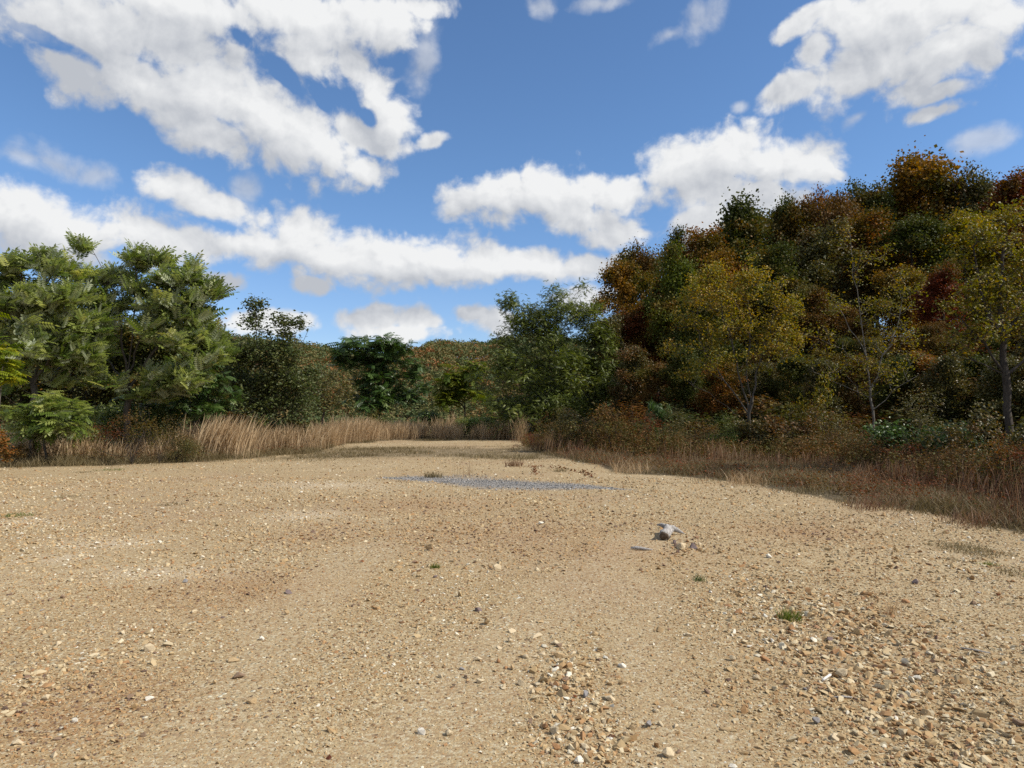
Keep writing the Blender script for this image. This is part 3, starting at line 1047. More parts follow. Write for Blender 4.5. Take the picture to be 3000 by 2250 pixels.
# ------------------------------------------------------------------ single trees
def built_tree(name, label, px, dist, stems, lobes, n_tip, leaf, mat, bark, r_base, cat='tree', group=None, rise=0.35, seed=1, lowest=0.0, step=0.35, crown_name='crown', stem_name='trunk', clump=5, r_tip=0.005):
    """stems: photo points of each stem; the first starts at the ground, later ones fork off the nearest point"""
    rng = np.random.default_rng(seed)
    base = at(px, dist)
    sk = Skeleton(rng)
    for i, st in enumerate(stems):
        pts = [px_pt(base, dist, *q) for q in st]
        if i == 0:
            pts[0] = np.array((0, 0, -0.1))
            sk.line(pts, -1, 0.35, 0.03)
        else:
            k = sk.nearest(pts[0])
            sk.line([sk.p[k]] + pts[1:], k, 0.35, 0.05)
    tips = crown_points(rng, px_lobes(base, dist, lobes), n_tip, clump)
    tips = tips[tips[:, 2] > 0.15]
    sk.grow(tips, step, rise, 0.06, lowest)
    V, F = sk.tubes(r_base, r_tip, 0.55)
    C = join_leaf([leaves(rng, tips, *a, **k) for a, k in leaf])
    return plant(name, label, cat, base, (V, F), C, bark, mat, group, stem_name, crown_name)


AIL = [((10, 0.12, T_PINN_BIG, 0.36), dict(pitch=(0.0, 1.3), roll=1.0, size_var=0.35, rosette=True, clump_tint=0.5, tint_bias=-0.04, wind=-0.5))]
# tall tree with long feather-shaped leaves on the left
built_tree('feather_leaf_tree', 'tall bushy green tree with long feather-shaped leaves and an open dark middle', 372, 24.0,
           [[(372, 1300), (374, 1140), (368, 1060), (345, 930), (300, 800), (235, 690)],
            [(370, 1090), (385, 960), (392, 830), (388, 730)],
            [(372, 1120), (405, 1000), (450, 850), (482, 735)],
            [(374, 1150), (440, 1040), (520, 930), (580, 860)],
            [(372, 1150), (300, 1040), (240, 960), (200, 900)],
            [(376, 1180), (460, 1110), (560, 1040), (620, 1010)]],
           [(222, 719, 24, 40), (228, 799, 34, 36), (385, 762, 30, 46), (450, 759, 28, 46), (480, 824, 40, 40), (415, 854, 50, 50), (385, 874, 40, 45), (535, 894, 55, 45), (475, 924, 60, 45),
            (455, 984, 120, 80), (575, 929, 32, 25), (565, 1014, 85, 70), (300, 924, 80, 70), (535, 1104, 110, 60), (430, 1064, 60, 40, 1.5), (270, 1034, 90, 60), (270, 890, 50, 60), (330, 1130, 90, 40), (450, 1150, 70, 40), (540, 815, 45, 40), (585, 860, 40, 40), (310, 830, 55, 55), (270, 800, 36, 40)],
           440, AIL, M_LEAF['fresh'], M_BARK_GREY, 0.11, seed=11)
built_tree('feather_leaf_tree', 'bushy green tree with feather-shaped leaves cut off by the left border', 95, 22.5,
           [[(95, 1310), (97, 1130), (85, 1000), (60, 880), (45, 760)], [(97, 1110), (120, 960), (130, 830), (118, 745)],
            [(95, 1130), (30, 1000), (-30, 900)], [(96, 1140), (170, 1010), (215, 930)]],
           [(40, 779, 34, 45), (120, 779, 28, 42), (-10, 814, 40, 40), (60, 874, 75, 50), (140, 904, 85, 70), (10, 924, 80, 90), (190, 964, 80, 70), (90, 1014, 130, 70),
            (220, 1064, 80, 60), (60, 1104, 120, 50), (-60, 854, 80, 80), (175, 800, 45, 42), (200, 880, 50, 50), (-80, 1004, 90, 90)],
           340, AIL, M_LEAF['fresh'], M_BARK_GREY, 0.10, seed=12)
built_tree('leafy_shrub', 'bright yellow-green shrub leaning in at the left border', -15, 17.5,
           [[(-15, 1370), (-10, 1200), (-12, 1050), (-20, 950)], [(-12, 1250), (0, 1140), (5, 1080)]],
           [(-25, 950, 36, 45), (-30, 1030, 45, 50), (0, 1095, 36, 36), (-60, 1060, 60, 80)], 70,
           [((6, 0.08, T_PINN, 0.32), dict(pitch=(-0.4, 0.6), roll=0.5, rosette=True, tint_bias=-.1))], M_LEAF['lime'], M_BARK_GREY, 0.04, 'shrub', seed=13, crown_name='foliage', stem_name='stem')
built_tree('leafy_shrub', 'low green shrub in front of the leftmost trees, behind pale grass', 140, 21.6,
           [[(140, 1320), (140, 1230), (120, 1180)], [(140, 1260), (200, 1200)], [(140, 1260), (70, 1210)]],
           [(130, 1185, 90, 42), (60, 1210, 60, 45), (205, 1200, 60, 40), (150, 1240, 110, 35)], 110,
           [((6, 0.08, T_PINN, 0.38), dict(pitch=(-0.4, 0.6), roll=0.5, rosette=True, tint_bias=-0.05))], M_LEAF['fresh'], M_BARK_GREY, 0.035, 'shrub', seed=14, crown_name='foliage', stem_name='stem')
built_tree('leafy_shrub', 'small orange-leaved bush at the left border beside the gravel', 0, 18.8,
           [[(0, 1380), (2, 1310), (5, 1240)], [(0, 1340), (-15, 1280)]],
           [(2, 1255, 18, 40), (-5, 1320, 25, 40)], 40,
           [((22, 0.07, T_SIMPLE, 0.085), dict())], M_LEAF['rust'], M_BARK_GREY, 0.02, 'shrub', seed=15, crown_name='foliage', stem_name='stem')
built_tree('leafy_shrub', 'dark green shrub filling the foot of the tall feather-leaved tree', 610, 26.0,
           [[(610, 1280), (612, 1180), (600, 1080)], [(611, 1220), (680, 1110)], [(611, 1220), (540, 1120)]],
           [(590, 1060, 55, 45), (560, 1120, 90, 50), (630, 1110, 45, 55), (500, 1150, 70, 45), (590, 1180, 110, 40), (420, 1180, 90, 30)], 150,
           [((7, 0.10, T_PINN, 0.38), dict(pitch=(-0.5, 0.7), roll=0.6, rosette=True))], M_LEAF['dark'], M_BARK_DARK, 0.05, 'shrub', seed=16, crown_name='foliage', stem_name='stem')
# wispy olive thicket
built_tree('wispy_tree', 'wispy olive tree with thin sprigs sticking up over the far hill', 770, 29.0,
           [[(770, 1280), (768, 1150), (755, 1030), (745, 930), (742, 865)], [(768, 1170), (820, 1040), (835, 940)], [(768, 1160), (860, 1060), (900, 970)],
            [(770, 1200), (700, 1090), (690, 1010)]],
           [(745, 895, 20, 34), (735, 935, 30, 20), (830, 930, 20, 28), (885, 950, 26, 14), (745, 1020, 75, 60), (830, 1030, 75, 60), (760, 1110, 110, 60), (870, 1100, 70, 60), (690, 1060, 50, 60), (790, 1180, 120, 40)],
           560, [((32, 0.18, T_SIMPLE, 0.12), dict(pitch=(-0.7, 0.5), clump_tint=0.7))], M_LEAF['sage'], M_BARK_GREY, 0.07, seed=17)
built_tree('leafy_shrub', 'olive brown thicket between the wispy tree and the round dark green bush', 945, 33.5,
           [[(945, 1270), (945, 1160), (940, 1080)], [(945, 1200), (1000, 1130)], [(945, 1200), (890, 1130)]],
           [(900, 1040, 22, 24), (955, 1045, 18, 22), (860, 1020, 20, 26), (940, 1080, 50, 45), (960, 1140, 85, 45), (890, 1150, 70, 45), (1000, 1190, 70, 40)], 150,
           [((34, 0.18, T_SIMPLE, 0.11), dict())], M_LEAF['olive'], M_BARK_DARK, 0.05, 'shrub', seed=18, crown_name='foliage', stem_name='stem')
built_tree('leafy_shrub', 'round dark green bush with drooping feather-shaped leaves before the far hill', 1110, 43.0,
           [[(1110, 1265), (1112, 1150), (1100, 1040)], [(1112, 1180), (1180, 1080)], [(1112, 1180), (1020, 1080)], [(1112, 1200), (1200, 1150)]],
           [(1075, 1025, 80, 32), (1160, 1025, 62, 32), (1195, 1075, 45, 50), (1010, 1055, 42, 35), (1110, 1090, 100, 55), (1195, 1150, 55, 45), (965, 1055, 22, 25), (1090, 1160, 90, 50)],
           300, [((7, 0.12, T_PINN_BIG, 0.50), dict(pitch=(-0.6, 0.6), roll=0.5, rosette=True, tint_bias=-0.02))], M_LEAF['dark'], M_BARK_DARK, 0.06, 'shrub', seed=19, crown_name='foliage', stem_name='stem')
built_tree('leafy_shrub', 'lime-yellow bush left of the feathery grey-green tree', 1360, 44.5,
           [[(1360, 1250), (1362, 1160), (1360, 1090)], [(1361, 1200), (1320, 1130)]],
           [(1365, 1085, 40, 25), (1335, 1120, 48, 38), (1390, 1120, 50, 40), (1360, 1165, 70, 38), (1310, 1165, 28, 30)], 110,
           [((6, 0.12, T_PINN, 0.55), dict(pitch=(-0.4, 0.5), roll=0.5, rosette=True, tint_bias=-0.12))], M_LEAF['limedull'], M_BARK_DARK, 0.05, 'shrub', seed=20, crown_name='foliage', stem_name='stem')
# feathery locust in the centre
built_tree('feathery_tree', 'feathery grey-green tree with many thin stems in the middle of the view', 1590, 39.0,
           [[(1590, 1290), (1584, 1200), (1575, 1080), (1560, 960), (1520, 880)], [(1592, 1210), (1610, 1060), (1622, 940), (1612, 865)],
            [(1591, 1220), (1640, 1080), (1675, 940), (1695, 850)], [(1591, 1230), (1680, 1100), (1740, 1000)], [(1591, 1230), (1530, 1110), (1470, 1010)], [(1591, 1240), (1500, 1170), (1430, 1130)]],
           [(1490, 890, 50, 24), (1540, 905, 60, 34), (1612, 872, 48, 28), (1655, 905, 60, 30), (1690, 858, 42, 26), (1720, 910, 45, 32), (1570, 960, 85, 45), (1680, 970, 85, 50),
            (1465, 985, 45, 38), (1600, 1040, 130, 60), (1730, 1040, 75, 65), (1500, 1080, 95, 65), (1640, 1120, 140, 60), (1765, 1110, 40, 70), (1430, 1130, 60, 45), (1560, 1180, 150, 40), (1690, 1190, 90, 40), (1590, 1225, 170, 34), (1480, 1200, 90, 36), (1770, 1010, 35, 45), (1540, 945, 70, 45), (1640, 930, 80, 45), (1720, 960, 50, 45)],
           1100, [((22, 0.25, T_LOCUST, 0.21), dict(pitch=(-0.7, 0.5), roll=0.7))], M_LEAF['locust'], M_BARK_DARK, 0.055, seed=21, rise=0.5)
# yellow tree on the right
built_tree('yellow_tree', 'golden yellow tree forking low into pale stems in front of the wooded slope', 2193, 25.5,
           [[(2193, 1325), (2194, 1215), (2180, 1150), (2160, 1060), (2120, 930), (2110, 830)], [(2194, 1215), (2192, 1130), (2200, 1010), (2195, 880), (2180, 790)],
            [(2194, 1210), (2215, 1130), (2240, 1010), (2275, 900)], [(2194, 1215), (2165, 1170), (2100, 1080), (2050, 1000)], [(2193, 1255), (2130, 1190), (2080, 1150), (2030, 1130)]],
           [(2112, 782, 39, 44), (2194, 812, 46, 61), (2269, 832, 41, 50), (2043, 842, 51, 44), (2136, 872, 92, 56), (2310, 892, 46, 50), (2020, 932, 57, 50), (2205, 942, 92, 67), (2101, 972, 80, 50), (2333, 962, 40, 39), (1985, 1022, 51, 33), (2275, 1012, 80, 50), (2124, 1052, 80, 33), (2020, 1082, 57, 26), (2344, 1032, 28, 24), (2228, 1082, 57, 24)],
           900, [((15, 0.13, T_SIMPLE, 0.085), dict(pitch=(-0.9, 0.3)))], M_LEAF['gold'], M_BARK_GREY, 0.062, seed=22, rise=0.45, lowest=1.0, clump=4)
built_tree('sparse_tree', 'thin half-bare tree with a pale leaning stem and scattered yellow leaves', 2562, 23.5,
           [[(2562, 1360), (2556, 1200), (2545, 1090), (2535, 1000), (2520, 880), (2500, 730), (2490, 640)], [(2552, 1150), (2590, 1040), (2640, 920), (2662, 830)],
            [(2545, 1080), (2470, 1020), (2400, 990), (2350, 975)], [(2540, 1040), (2480, 930), (2440, 860)], [(2556, 1200), (2620, 1140), (2690, 1100)], [(2556, 1180), (2470, 1130), (2380, 1090)]],
           [(2492, 670, 36, 36), (2585, 740, 40, 45), (2510, 780, 60, 40), (2650, 820, 50, 50), (2590, 900, 90, 55), (2420, 985, 70, 35), (2470, 1075, 90, 35), (2640, 1010, 90, 55), (2390, 1060, 45, 25), (2600, 1090, 110, 40), (2450, 880, 50, 40)],
           420, [((10, 0.12, T_SIMPLE, 0.08), dict(pitch=(-0.9, 0.3), tint_bias=0.05))], M_LEAF['yellowgreen'], M_BARK_PALE, 0.042, seed=23, rise=0.4)
built_tree('yellow_tree', 'tall yellow-green tree with a straight grey trunk at the right border', 2950, 16.5,
           [[(2950, 1400), (2950, 1200), (2942, 1050), (2935, 930), (2945, 800), (2955, 640)], [(2944, 1080), (2885, 1000), (2820, 930)], [(2938, 980), (2880, 850), (2860, 720)],
            [(2946, 1120), (2870, 1060), (2790, 1040)], [(2940, 1000), (3020, 900), (3050, 800)], [(2945, 1090), (3040, 1020), (3120, 980)]],
           [(2900, 680, 90, 50), (2965, 620, 60, 40), (2850, 750, 65, 45), (2985, 760, 70, 70), (2900, 850, 95, 55), (2800, 905, 50, 32), (2990, 920, 60, 70), (2880, 970, 90, 40), (3080, 760, 90, 90), (3100, 950, 90, 80), (2800, 1030, 60, 30)],
           620, [((14, 0.13, T_SIMPLE, 0.075), dict(pitch=(-0.9, 0.3)))], M_LEAF['yellowgreen'], M_BARK_DARK, 0.085, seed=24, rise=0.35)

# ------------------------------------------------------------------ wooded slope: a few kinds, each built once
def forest_kind(seed, broad=1.0, low=0.33, per=95, size=0.16, n_tip=270):
    """a tree 10 m tall with a crown about 2.6 m in radius"""
    rng = np.random.default_rng(seed)
    sk = Skeleton(rng)
    lean = rng.normal(0, 0.35, 2)
    sk.line([(0, 0, -0.6), (lean[0] * .2, lean[1] * .2, 2.5), (lean[0] * .6, lean[1] * .6, 5.5), (lean[0], lean[1], 8.6)], -1, 0.5, 0.05)
    lobes = []
    for k in range(14):
        a = k * 2.4 + rng.uniform(-.5, .5); h = low + (1 - low) * (k + 0.5) / 14
        rad = broad * 2.6 * math.sin(math.pi * (0.22 + 0.70 * (k + .5) / 14)) * 0.72
        rad *= rng.uniform(.7, 1.35)
        lobes.append((lean[0] * h + math.cos(a) * rad, lean[1] * h + math.sin(a) * rad, 10 * h, broad * rng.uniform(.8, 1.3), broad * rng.uniform(.8, 1.3), rng.uniform(.6, 1.0)))
    lobes.append((lean[0], lean[1], 9.1, 1.1 * broad, 1.1 * broad, .8))
    tips = crown_points(rng, lobes, n_tip, 5, 0.5)
    sk.grow(tips, 0.5, 0.4, 0.05, 2.2)
    V, F = sk.tubes(0.15, 0.012, 0.5, 4)
    C = leaves(rng, tips, per, 0.42, T_FLAKE, size, pitch=(-0.7, 0.7), roll=0.9, clump_tint=0.62)
    return (V, F), C


FOREST = []


def forest_tree(px, dist, top, half, mat, label, bark=None, group='trees on the wooded slope', kind=None):
    rng = random.Random(int(px * 7 + dist * 13 + top))
    x, y, z = at(px, dist)
    H = EYE + (HORIZON - top) / FPX * dist - z
    rad = half * 1.36 / FPX * dist
    k = kind if kind is not None else rng.randrange(len(KINDS))
    sx = rad / 2.6; sz = H / 10.0
    sx = min(max(sx, 0.45 * sz), 1.05 * sz)
    if bark is None and rng.random() < 0.4: bark = M_BARK_GREY
    if not KINDS[k][2]:
        e = plant('forest_tree', label, 'tree', (x, y, z), KINDS[k][0], KINDS[k][1], M_BARK_DARK, M_LEAF[mat], group)
        KINDS[k][2].append(e)
        e.rotation_euler.z = rng.uniform(0, 6.28); e.scale = (sx, sx, sz)
        dress(e, M_LEAF[mat], bark or M_BARK_DARK)
    else:
        e = copy_plant(KINDS[k][2][0], (x, y, z), rng.uniform(0, 6.28), (sx, sx, sz), label, M_LEAF[mat], bark or M_BARK_DARK, group)
    return e


KINDS = [[*forest_kind(200 + s, br, lo), []] for s, br, lo in ((0, 1.0, .33), (1, 1.1, .40), (2, .9, .28), (3, 1.05, .45), (4, .95, .30), (5, 1.0, .36))]
for a in [
 (1822, 46, 775, 62, 'goldbrown', 'orange-gold tree at the left end of the wooded slope'),
 (1880, 50, 745, 60, 'brown', 'dull brown tree peeking over the orange-gold tree at the left end of the slope'),
 (1840, 42, 930, 55, 'maroon', 'dark red tree low at the left end of the wooded slope'),
 (1925, 41, 960, 60, 'maroon', 'dark red tree over the thin pale trunks left of the golden tree', M_BARK_PALE),
 (1970, 40, 755, 62, 'lightgreen', 'light green pointed tree just left of the golden tree'),
 (1990, 52, 710, 50, 'forest', 'dark green treetop above the light green pointed tree'),
 (2075, 50, 695, 70, 'rust', 'reddish brown tree behind the top of the golden tree'),
 (2130, 42, 760, 60, 'goldbrown', 'orange-brown tree directly behind the golden tree'),
 (2195, 52, 620, 85, 'forest', 'broad dark green tree where the skyline climbs steeply'),
 (2310, 54, 592, 55, 'forest', 'dark green treetop with a tufted sprig left of the rusty red treetop'),
 (2405, 54, 592, 52, 'rust', 'rusty red treetop on the middle of the skyline'),
 (2475, 50, 580, 60, 'brown', 'olive-brown treetop right of the rusty red treetop'),
 (2575, 56, 562, 62, 'forest', 'dark green treetop left of the tallest crown'),
 (2700, 58, 468, 100, 'goldbrown', 'tallest orange-brown tree standing clear of the skyline'),
 (2850, 56, 525, 70, 'olive', 'olive treetop right of the tallest crown'),
 (2975, 52, 530, 65, 'crimson', 'red treetop at the right border of the skyline'),
 (2580, 44, 645, 85, 'rust', 'orange tree in the middle of the slope under the dark green treetop'),
 (2400, 44, 690, 80, 'olive', 'dark olive tree behind the half-bare tree'),
 (2300, 42, 740, 70, 'forest', 'dark green tree right behind the golden tree'),
 (2690, 42, 640, 75, 'forest', 'dark green tree under the tallest orange-brown tree'),
 (2835, 42, 630, 80, 'yellowgreen', 'yellow-green tree on the slope left of the straight grey trunk'),
 (2770, 33, 800, 48, 'crimson', 'deep crimson tree in front of the slope between the two yellow trees'),
 (2660, 36, 790, 70, 'goldbrown', 'orange-olive tree left of the deep crimson tree'),
 (2370, 36, 850, 65, 'brown', 'dark brownish tree right of the golden tree'),
 (2050, 37, 880, 70, 'forest', 'dark green tree behind the left side of the golden tree'),
 (2480, 36, 900, 75, 'brown', 'dark brown tree behind the pale leaning stem'),
 (2910, 36, 800, 80, 'olive', 'dark olive tree behind the straight grey trunk'),
 (2990, 40, 690, 80, 'rust', 'rust-coloured tree behind the crown at the right border'),
 (3120, 44, 640, 90, 'forest', 'dark green tree beyond the right border of the view'),
 (3250, 48, 620, 100, 'rust', 'rusty tree beyond the right border of the view'),
 (3120, 30, 780, 90, 'brown', 'brown tree just outside the right border'),
 (2870, 30, 960, 70, 'rust', 'low rusty tree left of the straight grey trunk'),
 (2720, 31, 960, 70, 'brown', 'low brown tree right of the half-bare tree'),
 (2270, 33, 1010, 70, 'brown', 'low dark brown tree behind the stems of the golden tree'),
 (2560, 32, 1000, 70, 'olive', 'low olive tree behind the half-bare tree'),
 (1775, 40, 940, 45, 'olive', 'olive tree between the feathery tree and the orange-gold tree'),
 (2420, 31, 1040, 60, 'forest', 'low dark green tree left of the half-bare tree'),
 (3020, 30, 930, 70, 'olive', 'low olive tree right of the straight grey trunk'),
]:
    forest_tree(*a)
for k, (px, d, top, half) in enumerate([(3350, 30, 760, 110), (3500, 36, 640, 120), (3650, 28, 760, 120), (3800, 34, 620, 140), (4000, 27, 720, 140), (4200, 32, 600, 150), (3420, 22, 900, 110), (3620, 20, 880, 120), (3850, 19, 860, 130), (4100, 20, 800, 150)]):
    forest_tree(px, d, top, half, ('forest', 'rust', 'olive', 'brown')[k % 4], 'tree of the wood standing outside the right border of the view', None, 'trees of the wood outside the view')
# deeper trees of the wood, seen only as dark crowns between the others
for k, px in enumerate(range(1990, 3400, 70)):
    top = np.interp(px, [1900, 2200, 2450, 2700, 3000, 3400], [770, 650, 605, 555, 555, 550])
    forest_tree(px + (k * 37) % 40, 61 + (k * 5) % 9, top + (k * 23) % 40, 85, ('forest', 'brown', 'rust', 'olive')[k % 4],
                'half-hidden tree deep in the wood behind the front rows of the slope', None, 'half-hidden trees deep in the wood')
for k, px in enumerate(range(1900, 3200, 100)):
    forest_tree(px + (k * 41) % 50, 47 + (k * 3) % 6, 930 + (k * 29) % 60, 90, ('forest', 'brown', 'olive', 'forest')[k % 4],
                'low shaded tree inside the wood under the taller crowns', None, 'low shaded trees inside the wood')
for k, (px, d, top, half) in enumerate([(1850, 36, 1030, 50), (1935, 34, 1070, 55), (2010, 33, 1040, 55), (2120, 31, 1060, 60), (2220, 30, 1080, 60), (2330, 29, 1050, 60), (2430, 27, 1070, 60), (2520, 27, 1050, 60),
                                        (2620, 26, 1060, 70), (2700, 26, 1040, 70), (2780, 24, 1060, 70), (2860, 24, 1050, 70), (2960, 22, 1060, 70), (3060, 22, 1040, 80), (2480, 33, 1000, 70), (2650, 33, 990, 70), (2800, 30, 1000, 70), (2920, 29, 990, 70), (3040, 27, 980, 80), (3160, 25, 1000, 90)]):
    forest_tree(px, d, top, half, ('olive', 'brown', 'forest', 'rust', 'olive', 'forest')[k % 6], 'bushy young tree at the shaded foot of the wood', None, 'young trees at the foot of the wood', (2, 4)[k % 2])
# the valley behind the pad
for px, d, top, half, mat, lab in [
 (690, 60, 1070, 80, 'olive', 'olive treetop behind the wispy tree'), (560, 58, 960, 90, 'forest', 'dark treetop behind the tall feather-leaved tree'),
 (420, 56, 960, 100, 'forest', 'dark treetop seen through the open middle of the feather-leaved tree'), (240, 56, 930, 110, 'olive', 'olive treetop between the two feather-leaved trees'),
 (60, 55, 900, 120, 'forest', 'dark treetop behind the tree at the left border'), (-140, 54, 880, 120, 'olive', 'olive treetop outside the left border'),
 (1560, 64, 1080, 80, 'forest', 'dark treetop behind the feathery tree'), (1700, 60, 1040, 80, 'forest', 'dark treetop right behind the feathery tree')]:
    forest_tree(px, d, top, half, mat, lab, None, 'trees in the valley behind the gravel pad')

# ------------------------------------------------------------------ far ridge: one autumn wood
rg = np.random.default_rng(55)
n = 7600
a = rg.uniform(-0.80, 0.16, n); r = np.sqrt(rg.uniform(150.0 ** 2, 385.0 ** 2, n))
cx, cyy = np.sin(a) * r, np.cos(a) * r
cz = ground_z(cx, cyy)
rad = rg.uniform(1.6, 3.0, n); hgt = rg.uniform(3.5, 6.5, n)
per = 64
d = rg.normal(0, 1, (n * per, 3)); d[:, 2] = np.abs(d[:, 2]) * 0.9 - 0.15
d /= np.linalg.norm(d, axis=1)[:, None]
P = np.repeat(np.stack([cx, cyy, cz + hgt], 1), per, 0) + d * np.repeat(np.stack([rad, rad, rad * 0.95], 1), per, 0) * rg.uniform(0.72, 1.06, (n * per, 1))
V, F = stamp(T_FLAKE[0], T_FLAKE[1], rot_mats(rg, n * per, None, rg.uniform(-.8, .8, n * per), rg.normal(0, .9, n * per)), rg.uniform(0.5, 0.9, n * per), P)
kind = np.clip(rg.beta(1.5, 2.6, n) + 0.30 * fbm2(cx, cyy, 34.0, 20), 0, 1)
tn = np.clip(np.repeat(kind, per) + rg.normal(0, 0.05, n * per), 0, 1)
M_RIDGE = leaf_mat('leaf_far_wood', [(.062, .092, .036), (.084, .116, .042), (.112, .130, .046), (.150, .134, .048), (.20, .125, .046), (.25, .112, .042)], 0.2, 0.7, 0.2, blue=1.0)
far = obj('far_forest', mesh_np('far_forest', V, F, {'tint': np.repeat(tn, 4)}), M_RIDGE)
tag(far, 'autumn woods in green, orange and brown covering the far ridge', 'woods', kind='stuff')
# ------------------------------------------------------------------ shrubs and weeds
def shrub_kind(seed, stems=9, per=26, size=0.085, tmpl=T_SIMPLE, spread=0.12, n_tip=90, tall=1.0, bare=0.0, rosette=False):
    """a bush 1 m in half width and 2 m tall"""
    rng = np.random.default_rng(seed)
    sk = Skeleton(rng)
    root = sk.line([(0, 0, -0.05), (0, 0, 0.05)], -1, 0.2, 0)
    for k in range(stems):
        a = k * 2.4 + rng.uniform(-.3, .3); q = rng.uniform(0.15, 0.85)
        h = rng.uniform(1.0, 1.8) * tall * (1 - 0.25 * q)
        sk.line([(0, 0, 0.05), (math.cos(a) * q * .35, math.sin(a) * q * .35, h * .4), (math.cos(a) * q, math.sin(a) * q, h)], root, 0.2, 0.05)
    lobes = [(rng.normal(0, .45), rng.normal(0, .45), rng.uniform(.45, 1.55) * tall, rng.uniform(.35, .6), rng.uniform(.35, .6), rng.uniform(.3, .5)) for _ in range(8)]
    tips = crown_points(rng, lobes, n_tip, 4, 0.5)
    tips = tips[tips[:, 2] > 0.12]
    sk.grow(tips, 0.15, 0.5, 0.06)
    V, F = sk.tubes(0.018, 0.003, 0.5, 4)
    C = leaves(rng, tips, per, spread, tmpl, size, pitch=(-0.6, 0.7), roll=0.9, clump_tint=0.45, drop=bare, rosette=rosette)
    return [(V, F), C, None]


SHRUBS = {
 'leafy': shrub_kind(400, 9, 34, 0.10, T_SIMPLE, 0.14, 130),
 'fine': shrub_kind(401, 12, 44, 0.07, T_NARROW, 0.15, 130),
 'weedy': shrub_kind(402, 16, 14, 0.075, T_NARROW, 0.10, 110, 1.1, 0.2),
 'frond': shrub_kind(403, 6, 6, 0.40, T_PINN, 0.06, 60, 1.0, 0.0, True),
 'open': shrub_kind(404, 10, 16, 0.10, T_SIMPLE, 0.12, 100),
}


def bush(kind, px, dist, top, half, mat, label, name='leafy_shrub', group=None, bark=None, cat='shrub'):
    rng = random.Random(int(px * 3 + dist * 17 + top))
    x, y, z = at(px, dist)
    H = max(0.2, EYE + (HORIZON - top) / FPX * dist - z)
    R = half / FPX * dist
    if px > 1600 and dist < 24: H *= 1.18; R *= 1.15
    k = SHRUBS[kind]
    b = bark or M_BARK_DARK
    if k[2] is None:
        k[2] = e = plant(name, label, cat, (x, y, z), k[0], k[1], b, M_LEAF[mat], group, 'stem', 'foliage')
        dress(e, M_LEAF[mat], b)
        e.rotation_euler.z = rng.uniform(0, 6.28); e.scale = (R, R, H / 2.0)
    else:
        e = copy_plant(k[2], (x, y, z), rng.uniform(0, 6.28), (R, R, H / 2.0), label, M_LEAF[mat], b, group, cat)
        if not group and 'group' in e: del e['group']
        e.name = name
    return e


